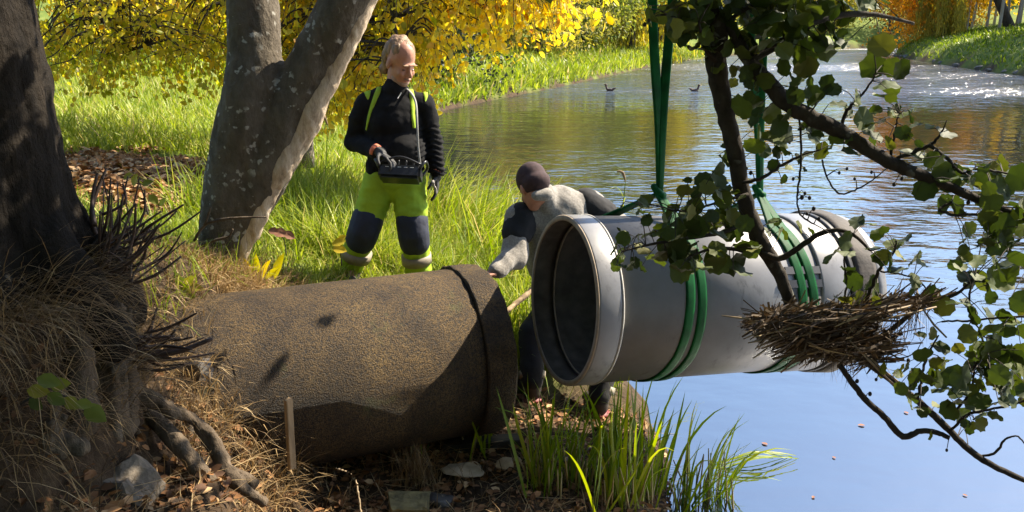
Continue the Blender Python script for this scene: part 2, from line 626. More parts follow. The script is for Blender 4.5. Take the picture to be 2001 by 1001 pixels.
# ---- new grey pipe hanging in the slings
SC, SAZ, STL = Vector((0.2565, 4.16, 1.0415)), 0.339, -0.0733
SAX, SS, SU = frame_of(SAZ, STL)
m, nt, b = new_mat('grey_pipe_wall')
v = coords(nt)
n1 = noise(nt, v, 3.2, 6, .65); n2 = noise(nt, coords(nt, (1, 1, .25)), 24, 6, .7)
c = ramp(nt, n1, [(0.3, (0.12, 0.12, 0.123)), (0.7, (0.18, 0.18, 0.185))])
st = ramp(nt, n2, [(0.52, (0, 0, 0)), (0.66, (1, 1, 1))])
st2 = ramp(nt, noise(nt, v, 4.5, 3), [(0.5, (0, 0, 0)), (0.62, (1, 1, 1))])
mm = N(nt, 'ShaderNodeMath', operation='MULTIPLY'); nt.links.new(st, mm.inputs[0]); nt.links.new(st2, mm.inputs[1])
mm2 = N(nt, 'ShaderNodeMath', operation='MULTIPLY'); nt.links.new(mm.outputs[0], mm2.inputs[0]); mm2.inputs[1].default_value = 0.7
c = mixc(nt, mm2.outputs[0], c, (0.038, 0.035, 0.032))
nt.links.new(c, b.inputs['Base Color'])
b.inputs['Roughness'].default_value = 0.42
b.inputs['Specular IOR Level'].default_value = 0.5
bump(nt, b, noise(nt, v, 30, 4), 0.12, 0.003)
M_STEEL = m
M_RIM = simple('sanded_pipe_rim', (0.22, 0.17, 0.115), .7, .25, 20)
M_INNER = simple('dark_pipe_liner', (0.085, 0.075, 0.064), .95, .3, 12, .15, spec=.05)
M_WELD = simple('pale_bead', (0.42, 0.40, 0.36), .5, .2, 40)
M_RUBBER = simple('dirty_rubber', (0.04, 0.032, 0.026), .75, .5, 14, .4, .006, 50)
M_BLACK = simple('black_rubber', (0.012, 0.012, 0.013), .5, .3, 20)
M_NAVY = simple('blue_black_clamp', (0.006, 0.009, 0.016), .6, .3, 20)
sp = empty('grey_pipe', SC + SAX * 0.95 - Vector((0, 0, .45)), 'large smooth grey pipe hanging over the water in green slings', 'pipe')
lathe(SC, SAZ, STL, [(.132, .4365), (1.715, .4365), (1.715, .4125), (.132, .4125)], 128).build('pipe_barrel', M_STEEL, sp)
soc = lathe(SC, SAZ, STL, [(.006, .440), (.015, .4425), (.118, .4425), (.128, .4395), (.130, .4135), (.006, .4135)], 128).build('socket', M_STEEL, sp)
lathe(SC, SAZ, STL, [(0, .438), (.006, .441), (.0063, .412), (0, .414)], 128).build('rim', M_RIM, soc)
lathe(SC, SAZ, STL, [(.125, .4415), (.131, .4462), (.137, .4415), (.131, .436)], 128).build('raised_bead', M_WELD, sp)
lathe(SC, SAZ, STL, [(.0065, .4122), (.12, .4122), (.12, .4132), (.0065, .4132)], 128).build('liner', M_INNER, soc)
lathe(SC, SAZ, STL, [(.132, .4045), (1.715, .4045), (1.715, .4120), (.132, .4120)], 128).build('liner', M_INNER, sp)
lathe(SC, SAZ, STL, [(.122, .411), (.126, .402), (.130, .402), (.1315, .406)], 128).build('sealing_lip', M_RIM, sp)
# coupling towards the far end
cpl = lathe(SC, SAZ, STL, [(1.28, .4366), (1.283, .447), (1.295, .450), (1.455, .450), (1.463, .446), (1.464, .4366)], 128).build('coupling_sleeve', M_STEEL, sp)
lathe(SC, SAZ, STL, [(1.466, .4366), (1.468, .456), (1.496, .458), (1.498, .4366)], 128).build('black_band', M_BLACK, sp)
rub = lathe(SC, SAZ, STL, [(1.50, .4366), (1.502, .462), (1.53, .470), (1.61, .470), (1.638, .462), (1.64, .4366)], 128,
            warp=lambda t, an: 0.004 * math.sin(an * 11 + t * 20)).build('rubber_sleeve', M_RUBBER, sp)
lathe(SC, SAZ, STL, [(1.642, .4366), (1.645, .446), (1.70, .446), (1.703, .4366)], 128).build('coupling_sleeve', M_STEEL, sp)


def on_pipe(s, ang, r):
    return SC + SAX * s + (SS * math.cos(ang) + SU * math.sin(ang)) * r


def pipe_box(mb, s, ang, size, r):
    p = on_pipe(s, ang, r)
    rad = (SS * math.cos(ang) + SU * math.sin(ang))
    tan = SAX.cross(rad)
    R = Matrix((SAX, tan, rad)).transposed()
    mb.box(p, size, R)


fr = 0.0  # angle facing the camera
for s0, an in ((1.20, 0.56), (1.16, 0.40)):
    mb = MB(); pipe_box(mb, s0, an, (.26, .040, .010), .442); mb.build('clamp_bar', M_NAVY, sp, False)
mb = MB(); pipe_box(mb, 1.13, .27, (.12, .07, .006), .4395); mb.build('data_plate', M_BLACK, sp, False)

# ================================================================== SLINGS
m, nt, b = new_mat('green_webbing')
v = coords(nt)
nt.links.new(ramp(nt, noise(nt, v, 12, 5), [(0.3, (0.002, 0.036, 0.009)), (0.7, (0.005, 0.085, 0.020))]), b.inputs['Base Color'])
b.inputs['Roughness'].default_value = 0.5
b.inputs['Specular IOR Level'].default_value = 0.1
b.inputs['Sheen Weight'].default_value = 0.0
wv = N(nt, 'ShaderNodeTexWave'); wv.inputs['Scale'].default_value = 90; nt.links.new(v, wv.inputs['Vector'])
bump(nt, b, wv.outputs['Fac'], .25, .002)
M_SLING = m


def ribbon(pts, widths, thick, wdir, name, parent, twist=None):
    """flat webbing strap along pts; wdir(i) gives the direction across its width"""
    mb = MB(); vs = []; fs = []
    n = len(pts)
    for i, p in enumerate(pts):
        t = (pts[min(i + 1, n - 1)] - pts[max(i - 1, 0)]).normalized()
        w = wdir(i) if callable(wdir) else Vector(wdir)
        w = (w - t * w.dot(t)).normalized()
        nn = t.cross(w)
        hw = widths[i] / 2 if hasattr(widths, '__len__') else widths / 2
        for a_, c_ in ((-1, -1), (-.55, -1.25), (.55, -1.25), (1, -1), (1, 1), (.55, 1.25), (-.55, 1.25), (-1, 1)):
            vs.append(p + w * (hw * a_) + nn * (thick / 2 * c_))
    for i in range(n - 1):
        for j in range(8):
            j2 = (j + 1) % 8
            fs.append((i * 8 + j, i * 8 + j2, i * 8 + 8 + j2, i * 8 + 8 + j))
    fs.append(tuple(range(8))); fs.append(tuple((n - 1) * 8 + j for j in range(8)))
    mb.add(vs, fs)
    return mb.build(name, M_SLING, parent)


def sling(knot, tops, bands, label, wband, lean):
    """choked round sling: straps up to the hook, a knot above the pipe, bands round the pipe"""
    e = empty('lifting_sling', knot, label, 'sling', 'green slings carrying the grey pipe')
    for i, tp in enumerate(tops):
        d = (tp - knot)
        pts = [knot + d * t + Vector((0.006 * math.sin(t * 9 + i * 2), 0, 0)) for t in np.linspace(0, 1, 26)]
        ribbon(pts, [0.03 + 0.017 * min(1, t * 3) for t in np.linspace(0, 1, 26)], .012,
               lambda k, i=i: Vector((math.cos(0.25 * math.sin(k * .35 + i)), math.sin(.5 * math.sin(k * .3 + i * 1.3)), 0)), 'strap', e)
    for i, (s_top, s_front, s_bot, s_back) in enumerate(bands):
        # from the knot down the front face, under the pipe and up behind it to the knot again
        pts = []
        R = .4425
        a_start, a_end = 1.22, -3.95
        n = 60
        lead = on_pipe(s_top, a_start, R)
        for t in np.linspace(0, .9, 7): pts.append(knot.lerp(lead, t))
        for t in np.linspace(0, 1, n):
            an = a_start + (a_end - a_start) * t
            u_ = (math.cos(an) * .5 + .5)
            if an > -math.pi / 2:
                k = (a_start - an) / (a_start + math.pi / 2)
                s_ = s_top + (s_front - s_top) * min(1, k * 1.6) + (s_bot - s_front) * max(0, (k - .6) / .4)
            else:
                k = (-math.pi / 2 - an) / (-math.pi / 2 - a_end)
                s_ = s_bot + (s_back - s_bot) * k
            pts.append(on_pipe(s_, an, R + .001 * i))
        tail = pts[-1].copy()
        for t in np.linspace(.1, 1, 7): pts.append(tail.lerp(knot, t))
        m_ = len(pts)
        wd = [wband] * m_
        for k in range(6): wd[k] = .035 + (wband - .035) * k / 6; wd[-1 - k] = wd[k]
        ribbon(pts, wd, .010, SAX, 'band', e)
    mb = MB()
    for k in range(3):
        mb.capsule(knot + Vector((-.028 + .02 * k, -.006 * k, .035 - .02 * k)), .019, knot + Vector((.022, .006, -.05 + .02 * k)), .02, 10)
    remeshed('choke_knot', mb, M_SLING, e, .006, 3)
    return e


k1 = on_pipe(.60, math.pi / 2, .44 + .125)
k1 = at(1288, 378, k1.y - .05)
sling(k1, [at(1268, -320, k1.y), at(1333, -320, k1.y + .02)],
      [(.52, .475, .42, .22), (.57, .555, .49, .28)], 'dark green webbing sling round the pipe behind the leaves, nearer the open mouth', .047, 0)
k2 = at(1484, 378, k1.y + .28)
sling(k2, [at(1452, -300, k2.y), at(1503, -300, k2.y + .02)],
      [(1.12, 1.19, 1.12, .96), (1.18, 1.265, 1.19, 1.02)], 'bright green webbing sling round the pipe beside the rubber coupling', .052, 0)

# ================================================================== LEAVES AND GRASS IN BULK
LEAF6 = np.array([(0, 0, 0), (.30, .30, .10), (.68, .27, .07), (1, 0, -.05), (.68, -.27, .07), (.30, -.30, .10)], float)
LEAF6_F = np.array([(0, 3, 2, 1), (0, 5, 4, 3)])


def leaf_frames(n, droop=0.5, r=rng):
    """random leaf axes: length direction (hanging by droop) and normal"""
    d = r.normal(size=(n, 3)); d[:, 2] -= droop * 1.8
    d /= np.linalg.norm(d, axis=1)[:, None]
    u = r.normal(size=(n, 3))
    u -= d * (u * d).sum(1)[:, None]
    u /= np.linalg.norm(u, axis=1)[:, None]
    return d, u


def leaf_mass(name, pos, d, u, size, tint, base=LEAF6, faces=LEAF6_F, wid=1.0):
    w = np.cross(u, d)
    n = len(pos)
    L = base[None] * size[:, None, None]
    V = pos[:, None] + L[..., 0:1] * d[:, None] + L[..., 1:2] * wid * w[:, None] + L[..., 2:3] * u[:, None]
    k = len(base)
    F = (faces[None] + (np.arange(n) * k)[:, None, None]).reshape(-1, faces.shape[1])
    return np_mesh(name, V.reshape(-1, 3), F, False, np.repeat(tint, k))


def single_leaf_mesh(name, base, faces, mat):
    me = np_mesh(name, base, faces)
    me.materials.append(mat)
    return me


def leaf_objects(parent, mesh_list, pos, d, u, size, name='leaf'):
    w = np.cross(u, d)
    inv = Matrix.Translation(-Vector(parent.location))
    for i in range(len(pos)):
        o = bpy.data.objects.new(name, mesh_list[i % len(mesh_list)])
        COL.objects.link(o)
        o.parent = parent
        o.matrix_parent_inverse = inv
        s = size[i]
        o.matrix_basis = Matrix(((d[i, 0] * s, w[i, 0] * s, u[i, 0] * s, pos[i, 0]),
                                 (d[i, 1] * s, w[i, 1] * s, u[i, 1] * s, pos[i, 1]),
                                 (d[i, 2] * s, w[i, 2] * s, u[i, 2] * s, pos[i, 2]), (0, 0, 0, 1)))


def to_px(P):
    P = np.asarray(P, float)
    dp = P[:, 1] * CT - (P[:, 2] - CAM_H) * ST
    up = P[:, 1] * ST + (P[:, 2] - CAM_H) * CT
    return 1000.5 + FPX * P[:, 0] / dp, 500.5 - FPX * up / dp, dp


def blades(name, base, heading, length, lean, curl, width, tint, segs=3, twist=0.6, r=rng):
    """grass blades: base (n,3), heading angle, initial lean from vertical, curl added along the blade"""
    n = len(base)
    t = np.linspace(0, 1, segs + 1)
    P = np.zeros((n, segs + 1, 3)); P[:, 0] = base
    ang = lean[:, None] + curl[:, None] * t[None] ** 1.3
    hx, hy = np.cos(heading), np.sin(heading)
    for i in range(segs):
        a_ = (ang[:, i] + ang[:, i + 1]) / 2
        st = length / segs
        P[:, i + 1, 0] = P[:, i, 0] + hx * np.sin(a_) * st
        P[:, i + 1, 1] = P[:, i, 1] + hy * np.sin(a_) * st
        P[:, i + 1, 2] = P[:, i, 2] + np.cos(a_) * st
    tw = heading + math.pi / 2 + twist * r.normal(size=n)
    wx, wy = np.cos(tw), np.sin(tw)
    prof = np.array([0.75, 1.0, .8, .55, .3][:segs] + [0.06]) if segs <= 4 else np.interp(t, [0, .3, .7, 1], [.7, 1, .7, .05])
    if segs == 2: prof = np.array([.8, 1, .06])
    W = width[:, None] * prof[None] / 2
    A = P.copy(); B = P.copy()
    A[..., 0] += wx[:, None] * W; A[..., 1] += wy[:, None] * W
    B[..., 0] -= wx[:, None] * W; B[..., 1] -= wy[:, None] * W
    V = np.stack([A, B], 2).reshape(n, -1, 3)
    k = 2 * (segs + 1)
    f = np.array([(2 * i, 2 * i + 1, 2 * i + 3, 2 * i + 2) for i in range(segs)])
    F = (f[None] + (np.arange(n) * k)[:, None, None]).reshape(-1, 4)
    return np_mesh(name, V.reshape(-1, 3), F, False, np.repeat(tint, k))


# ================================================================== BIG TREE AT THE LEFT
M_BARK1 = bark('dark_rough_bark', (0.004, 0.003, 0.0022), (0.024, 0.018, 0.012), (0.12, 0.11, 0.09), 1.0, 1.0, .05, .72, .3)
M_BARK2 = bark('grey_lichened_bark', (0.04, 0.032, 0.023), (0.17, 0.145, 0.11), (0.33, 0.32, 0.28), .9, 1.0, .03, .52, .5)
M_ROOT = bark('weathered_root', (0.018, 0.012, 0.007), (0.17, 0.13, 0.09), None, .8, 1.0, .03, .6, .25)
M_BRANCH = bark('alder_bark', (0.010, 0.008, 0.006), (0.06, 0.05, 0.038), (0.12, 0.12, 0.10), 2.0, .8, .008, .60, .6)
M_TWIG = simple('dark_twig', (0.03, 0.022, 0.016), .85, .4, 30)

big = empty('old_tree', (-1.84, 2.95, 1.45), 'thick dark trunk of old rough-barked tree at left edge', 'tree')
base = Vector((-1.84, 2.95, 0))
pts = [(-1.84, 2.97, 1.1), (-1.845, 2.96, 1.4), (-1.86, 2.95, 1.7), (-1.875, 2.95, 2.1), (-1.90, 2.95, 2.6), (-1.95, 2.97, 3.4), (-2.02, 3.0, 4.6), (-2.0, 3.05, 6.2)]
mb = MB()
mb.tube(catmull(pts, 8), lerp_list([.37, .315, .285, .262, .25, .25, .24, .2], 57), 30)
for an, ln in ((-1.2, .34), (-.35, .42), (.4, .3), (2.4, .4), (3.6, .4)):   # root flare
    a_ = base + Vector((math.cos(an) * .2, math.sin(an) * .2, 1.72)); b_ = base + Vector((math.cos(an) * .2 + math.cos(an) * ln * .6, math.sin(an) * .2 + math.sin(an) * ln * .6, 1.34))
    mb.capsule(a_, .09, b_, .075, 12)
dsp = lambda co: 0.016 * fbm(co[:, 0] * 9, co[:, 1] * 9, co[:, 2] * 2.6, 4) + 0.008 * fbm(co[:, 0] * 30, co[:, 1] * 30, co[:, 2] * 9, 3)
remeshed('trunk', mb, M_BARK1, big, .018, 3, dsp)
# exposed roots running down the face of the mound
for i, (pl, rr_) in enumerate([
    ([(170, 560, 2.92), (195, 640, 2.86), (212, 740, 2.80), (222, 820, 2.76), (215, 905, 2.73)], (.055, .062, .055, .05, .04)),
    ([(225, 590, 3.0), (238, 690, 2.92), (248, 760, 2.86), (235, 850, 2.80), (190, 910, 2.74)], (.05, .05, .042, .045, .03)),
    ([(120, 560, 2.85), (150, 680, 2.70), (165, 780, 2.62), (140, 880, 2.55)], (.07, .06, .05, .04)),
    ([(60, 640, 2.75), (100, 760, 2.58), (90, 860, 2.5), (60, 950, 2.42)], (.06, .05, .05, .04)),
    ([(190, 600, 2.9), (120, 700, 2.72), (40, 790, 2.6)], (.05, .04, .03)),
    ([(250, 770, 2.86), (330, 800, 2.9), (390, 830, 2.95), (450, 930, 2.9), (520, 985, 2.88)], (.03, .026, .022, .03, .02)),
]):
    P = catmull([at(*q) for q in pl], 7)
    mb = MB().tube(P, lerp_list(rr_, len(P)), 12, jitter=.06)
    remeshed('root', mb, M_ROOT, big, .012, 2, lambda co: 0.020 * fbm(co[:, 0] * 18, co[:, 1] * 18, co[:, 2] * 9, 4))

# ================================================================== FORKED TREE
frk = empty('forked_tree', at(405, 560, 4.75), 'grey forked tree with lichen spots and pale sunlit scar', 'tree')
mb = MB()
Y0 = 4.75
L1 = [at(418, 620, Y0), at(424, 540, Y0), at(436, 450, Y0), at(456, 350, Y0), at(480, 250, Y0 - .02), at(495, 170, Y0 - .03), at(496, 100, Y0), at(491, 0, Y0 + .03), at(482, -160, Y0 + .1), at(470, -500, Y0 + .2), at(455, -1100, Y0 + .3)]
mb.tube(catmull(L1, 6), lerp_list([.16, .125, .135, .165, .175, .16, .15, .14, .13, .115, .085], 61), 26)
L2 = [at(436, 610, Y0), at(442, 530, Y0), at(466, 440, Y0 - .01), at(520, 320, Y0 - .02), at(566, 225, Y0 - .02), at(608, 140, Y0 - .02), at(650, 58, Y0 - .05), at(698, -40, Y0 - .08), at(782, -220, Y0 - .15), at(890, -520, Y0 - .2), at(970, -1000, Y0 - .3)]
mb.tube(catmull(L2, 6), lerp_list([.12, .10, .11, .135, .145, .14, .132, .125, .115, .10, .07], 61), 26)
L3 = [at(440, 560, Y0 - .06), at(462, 480, Y0 - .04), at(515, 385, Y0 + .0), at(562, 290, Y0 + .02), at(600, 210, Y0 + .03), at(636, 140, Y0 + .0)]
mb.tube(catmull(L3, 6), lerp_list([.05, .06, .075, .095, .09, .05], 31), 20)
for q0, q1, ra, rb_ in ((at(425, 545, Y0), at(372, 640, Y0 + .1), .12, .05), (at(430, 545, Y0), at(440, 650, Y0 - .2), .12, .05), (at(440, 545, Y0), at(500, 640, Y0 + .1), .1, .05)):
    mb.capsule(q0, ra, q1, rb_, 14)
dsp = lambda co: 0.012 * fbm(co[:, 0] * 7, co[:, 1] * 7, co[:, 2] * 2.2, 4) + 0.004 * fbm(co[:, 0] * 28, co[:, 1] * 28, co[:, 2] * 12, 3)
tr = remeshed('trunk', mb, M_BARK2, frk, .017, 3, dsp)
# pale barkless strip (old wound) along the leaning stem
m, nt, b = new_mat('bare_pale_wood')
v = coords(nt, (1, 1, .35))
n1 = noise(nt, v, 22, 8, .7)
nt.links.new(ramp(nt, n1, [(0.3, (0.20, 0.145, 0.095)), (0.5, (0.46, 0.36, 0.25)), (0.72, (0.62, 0.52, 0.39))]), b.inputs['Base Color'])
b.inputs['Roughness'].default_value = .9
bump(nt, b, n1, .9, .02)
M_PALE = m
for pl, rr_, off in (([(440, 530, -.06), (470, 445, -.07), (515, 350, -.085), (560, 268, -.08), (600, 195, -.08), (632, 125, -.08), (682, 20, -.09), (727, -70, -.1)], (.035, .055, .068, .074, .066, .056, .062, .056), .082),):
    P = catmull([at(x + 20, y + 4, Y0 + o + .02) for x, y, o in pl], 7)
    mb = MB().tube(P, lerp_list(rr_, len(P)), 14, jitter=.05)
    remeshed('bare_wood_strip', mb, M_PALE, frk, .012, 2, lambda co: 0.016 * fbm(co[:, 0] * 11, co[:, 1] * 11, co[:, 2] * 4, 4))
for pl in ([(380, 470, 4.4), (400, 440, 4.36), (440, 428, 4.35), (480, 425, 4.36), (520, 424, 4.38)], [(395, 480, 4.4), (420, 470, 4.36), (447, 462, 4.36), (455, 448, 4.34)], [(400, 440, 4.36), (412, 405, 4.34)]):
    P = catmull([at(*q) for q in pl], 5)
    MB().tube(P, lerp_list([.009, .007, .004], len(P)), 6, jitter=.2).build('root_shoot', M_ROOT, frk)

# ================================================================== YELLOW TREES
YEL = [(0.0, (0.28, 0.31, 0.03)), (0.25, (0.50, 0.46, 0.06)), (0.6, (0.66, 0.55, 0.09)), (0.88, (0.68, 0.48, 0.06)), (1.0, (0.50, 0.22, 0.02))]
M_YLEAF = leafy('yellow_leaf', YEL, .66)
M_YLEAF1 = leafy('yellow_leaf_single', YEL, .66, src='random')
LEAF_BIG = np.array([(0, 0, 0), (.22, .24, .07), (.5, .33, .09), (.8, .20, .04), (1, 0, -.06), (.8, -.20, .04), (.5, -.33, .09), (.22, -.24, .07), (.5, 0, .0)], float)
LEAF_BIG_F = np.array([(0, 8, 2, 1), (8, 4, 3, 2), (0, 7, 6, 8), (8, 6, 5, 4)])
YL_MESH = [single_leaf_mesh('yellow_leaf_shape', LEAF_BIG * np.array([1, s, z]), LEAF_BIG_F, M_YLEAF1) for s, z in ((1, 1), (.85, 1.8), (1.1, .5))]


def hanging_tree(name, label, root, trunk_pts, trunk_r, starts, seed, leaf, droop_len, singles, tint_of):
    r = np.random.default_rng(seed)
    e = empty(name, root, label, 'tree')
    P = catmull(trunk_pts, 6)
    MB().tube(P, lerp_list(trunk_r, len(P)), 14, jitter=.05).build('trunk', M_BARK2, e)
    top = P[len(P) // 2:]
    pos, dd, twigs = [], [], MB()
    hub = [Vector(p) for p in starts]
    order = sorted(hub, key=lambda q: (q - Vector(trunk_pts[-1])).length)
    # a few main limbs, then twigs
    limbs = order[::max(1, len(order) // 12)][:13]
    limb_pts = []
    for q in limbs:
        a_ = random.choice(top)
        mid = a_.lerp(q, .5) + Vector((0, 0, .55))
        LP = catmull([a_, mid, q], 8)
        MB().tube(LP, lerp_list([.05, .03, .010], len(LP)), 7, jitter=.1).build('limb', M_BARK2, e)
        limb_pts += LP[4:]
    LPa = np.array([tuple(p) for p in limb_pts])
    for q in hub:
        j = np.argmin(((LPa - np.array(q)) ** 2).sum(1))
        a_ = Vector(LPa[j])
        hd = r.uniform(0, 2 * math.pi)
        L = r.uniform(*droop_len)
        c1 = q + Vector((math.cos(hd) * L * .35, math.sin(hd) * L * .35, -L * .15))
        c2 = q + Vector((math.cos(hd) * L * .6, math.sin(hd) * L * .6, -L * .75))
        TP = catmull([a_, a_.lerp(q, .6) + Vector((0, 0, .12)), q, c1, c2], 6)
        twigs.tube(TP, lerp_list([.009, .007, .005, .003, .0015], len(TP)), 4, cap=False)
        nl = int(L / .022)
        for s in range(nl):
            t = r.uniform(.25, 1) * (len(TP) - 1.001)
            k = int(t); p = TP[k].lerp(TP[k + 1], t - k)
            pos.append(tuple(p + Vector(r.normal(size=3) * .03)))
    pos = np.array(pos)
    n = len(pos)
    d, u = leaf_frames(n, .75, r)
    size = r.uniform(leaf * .65, leaf * 1.25, n)
    tint = np.clip(tint_of(pos, r), 0, 1)
    X, Y_, dp = to_px(pos)
    vis = (X > 0) & (X < 2000) & (Y_ > 0) & (Y_ < 1000)
    score = np.where(vis, size / dp, 0)
    idx = np.argsort(-score)
    one, rest = idx[:singles], idx[singles:]
    leaf_objects(e, YL_MESH, pos[one], d[one], u[one], size[one])
    o = link('foliage', leaf_mass('foliage', pos[rest], d[rest], u[rest], size[rest], tint[rest]), e, M_YLEAF)
    o['kind'] = 'stuff'
    o = twigs.build('twigs', M_TWIG, e); o['kind'] = 'stuff'
    return e


def starts_in(n, px0, px1, low, seed, Y0_, Y1_, top=-260, gap=None):
    r = np.random.default_rng(seed); out = []
    while len(out) < n:
        x = r.uniform(px0, px1); lim = np.interp(x, [p[0] for p in low], [p[1] for p in low])
        y = r.uniform(top, lim) if r.random() < .8 else r.uniform(lim - 70, lim)
        out.append(at(x, y, r.uniform(Y0_, Y1_)))
    return out


hanging_tree('yellow_leaved_tree', 'yellow-green leafy branches hanging between the two dark trunks', (-6.3, 9.6, 1.3),
             [(-6.3, 9.6, 1.1), (-6.2, 9.6, 2.6), (-5.9, 9.5, 4.2), (-5.4, 9.4, 5.6)], (.22, .18, .14, .08),
             starts_in(820, 60, 700, [(60, 120), (300, 110), (450, 120), (700, 150)], 11, 7.6, 11.5), 3, .062, (.35, .75), 300,
             lambda p, r: .22 + .25 * fbm(p[:, 0] * .8, p[:, 1] * .8, p[:, 2] * .8, 2) + .16 * (p[:, 2] - 2.0) + .2 * r.normal(size=len(p)))
hanging_tree('golden_leaved_tree', 'golden yellow leafy branches reaching over the river behind the standing man', (-2.35, 9.4, 1.1),
             [(-2.35, 9.4, .9), (-2.3, 9.4, 2.4), (-2.1, 9.2, 3.8), (-1.7, 9.0, 5.2)], (.14, .12, .09, .05),
             starts_in(860, 560, 1150, [(560, 190), (700, 180), (830, 120), (880, 60), (1000, 25), (1090, -15), (1160, -30)], 12, 7.2, 9.6), 4, .075, (.3, .65), 300,
             lambda p, r: .52 + .25 * fbm(p[:, 0] * .8, p[:, 1] * .8, p[:, 2] * .8, 2) + .17 * r.normal(size=len(p)))

# ================================================================== FAR TREES
def crown_mesh(name, seed, n, leaf, weeping=False, squash=1.0):
    """crown in a unit box: radius 1, height from 0 to 2; clumps of leaves with gaps"""
    r = np.random.default_rng(seed)
    nc = 70
    c = r.normal(size=(nc, 3)); c /= np.linalg.norm(c, axis=1)[:, None]
    c *= (r.uniform(.25, 1, nc) ** .6)[:, None]
    c[:, 2] = c[:, 2] * squash
    c *= (1 + .28 * r.normal(size=nc))[:, None]
    rad = r.uniform(.10, .30, nc)
    w = rad ** 2; w /= w.sum()
    k = r.choice(nc, n, p=w)
    off = r.normal(size=(n, 3)) * .62
    if weeping:
        off[:, :2] *= .5; off[:, 2] = -np.abs(off[:, 2]) * 2.2
    pos = c[k] + off * rad[k][:, None]
    pos[:, 2] += 1.0
    d, u = leaf_frames(n, 1.2 if weeping else .3, r)
    size = r.uniform(.6, 1.4, n) * leaf
    tint = np.clip(.5 + .22 * r.normal(size=nc)[k] + .16 * r.normal(size=n), 0, 1)
    return leaf_mass(name, pos, d, u, size, tint, wid=.8 if not weeping else .4)


CROWNS = [crown_mesh('crown_shape', 21 + i, 9000, .055) for i in range(3)]
WEEP = [crown_mesh('weeping_crown_shape', 31 + i, 10000, .085, True) for i in range(2)]
_b = lambda c, k: tuple(min(.8, q * k) for q in c)
mk = lambda n, lo, mid, hi, t=.5, k=1.4: leafy(n, [(0, _b(lo, k)), (.5, _b(mid, k)), (1, _b(hi, k))], t)
M_GREEN = mk('green_foliage', (0.045, 0.07, 0.012), (0.11, 0.14, 0.025), (0.19, 0.20, 0.04))
M_OLIVE = mk('olive_foliage', (0.09, 0.10, 0.02), (0.21, 0.20, 0.04), (0.34, 0.29, 0.06))
M_WILLOW = mk('willow_foliage', (0.14, 0.14, 0.02), (0.30, 0.26, 0.04), (0.45, 0.36, 0.06))
M_ORANGE = mk('orange_foliage', (0.26, 0.15, 0.015), (0.50, 0.24, 0.015), (0.62, 0.31, 0.025), .45)
M_GOLD = mk('gold_foliage', (0.24, 0.18, 0.02), (0.48, 0.31, 0.025), (0.62, 0.38, 0.03), .45)
M_DARK = mk('dark_foliage', (0.012, 0.022, 0.008), (0.03, 0.045, 0.014), (0.06, 0.07, 0.02), .2, 1.0)
M_RUST = mk('rust_foliage', (0.10, 0.06, 0.015), (0.20, 0.12, 0.02), (0.32, 0.2, 0.03), .35)
M_TRUNKF = bark('far_bark', (0.02, 0.016, 0.012), (0.10, 0.08, 0.06), None, .3, .6, .05)
M_BIRCH = bark('pale_trunk', (0.16, 0.14, 0.11), (0.45, 0.40, 0.32), None, .4, .4, .03)


def far_tree(name, label, x, y, h, rad, mat, crown, seed, base=.25, trunk=None, lean=(0, 0), group=None, cat='tree', tr=None, limbs=5):
    r = random.Random(seed)
    z = float(gz(np.array([x]), np.array([y]))[0])
    e = empty(name, (x, y, z), label, cat, group)
    tr = tr or h * .022
    ch = h * (1 - base)
    cx, cy = lean[0] * .6, lean[1] * .6
    top = Vector((lean[0], lean[1], h * .9))
    P = catmull([Vector((0, 0, -.3)), Vector((lean[0] * .25, lean[1] * .25, h * .3)), Vector((lean[0] * .65, lean[1] * .65, h * .62)), top], 5)
    o = MB().tube(P, lerp_list([tr * 1.3, tr, tr * .7, tr * .15], len(P)), 9, jitter=.05).build('trunk', trunk or M_TRUNKF)
    o.parent = e
    for i in range(limbs):
        k = r.uniform(.35, .8); p = P[int(k * (len(P) - 1))]
        an = r.uniform(0, 6.28); q = p + Vector((math.cos(an) * rad * .7, math.sin(an) * rad * .7, h * .14))
        o = MB().tube(catmull([p, p.lerp(q, .5) + Vector((0, 0, .1)), q], 3), lerp_list([tr * .45, tr * .3, tr * .1], 7), 6).build('limb', trunk or M_TRUNKF)
        o.parent = e
    c = bpy.data.objects.new('crown', crown)
    COL.objects.link(c)
    c.parent = e
    c.location = (cx, cy, h * base)
    c.scale = (rad, rad, ch / 2)
    c.rotation_euler = (0, 0, r.uniform(0, 6.28))
    if len(crown.materials) == 0: crown.materials.append(M_GREEN)
    c.material_slots[0].link = 'OBJECT'
    c.material_slots[0].material = mat
    c['kind'] = 'stuff'
    return e


T = far_tree
# left bank, nearest first
T('dark_shrub', 'dark green shrub in shade at the near end of the grassy shore', -2.9, 32, 5.5, 2.6, M_DARK, CROWNS[0], 1, .02, cat='shrub')
T('leafy_bush', 'grey-green bush on the far bank right of the golden leaves', 1.6, 52, 8.0, 4.0, M_OLIVE, CROWNS[1], 2, .02, cat='bush')
T('leafy_bush', 'broad green bush left of the weeping willow on the far bank', 5.0, 61, 9, 4.6, M_GREEN, CROWNS[2], 3, .0, cat='bush')
T('weeping_willow', 'tall yellow-green weeping willow left of the green slings', 9.5, 70, 16, 5.0, M_WILLOW, WEEP[0], 4, .02)
T('weeping_willow', 'yellowish willow behind the left strap of the first sling', 14.5, 86, 16, 5.0, M_WILLOW, WEEP[1], 5, .04)
T('olive_tree_crown', 'tall olive-green tree behind the bushes on the far bank', 2.0, 72, 17, 6.5, M_OLIVE, CROWNS[0], 6, .1)
T('olive_tree_crown', 'olive tree seen between sling and hanging alder limb', 24, 112, 15, 6.5, M_OLIVE, CROWNS[1], 7, .06)
T('golden_tree', 'yellowish tree far off behind the alder limb', 34, 124, 14, 6, M_GOLD, CROWNS[2], 8, .05)
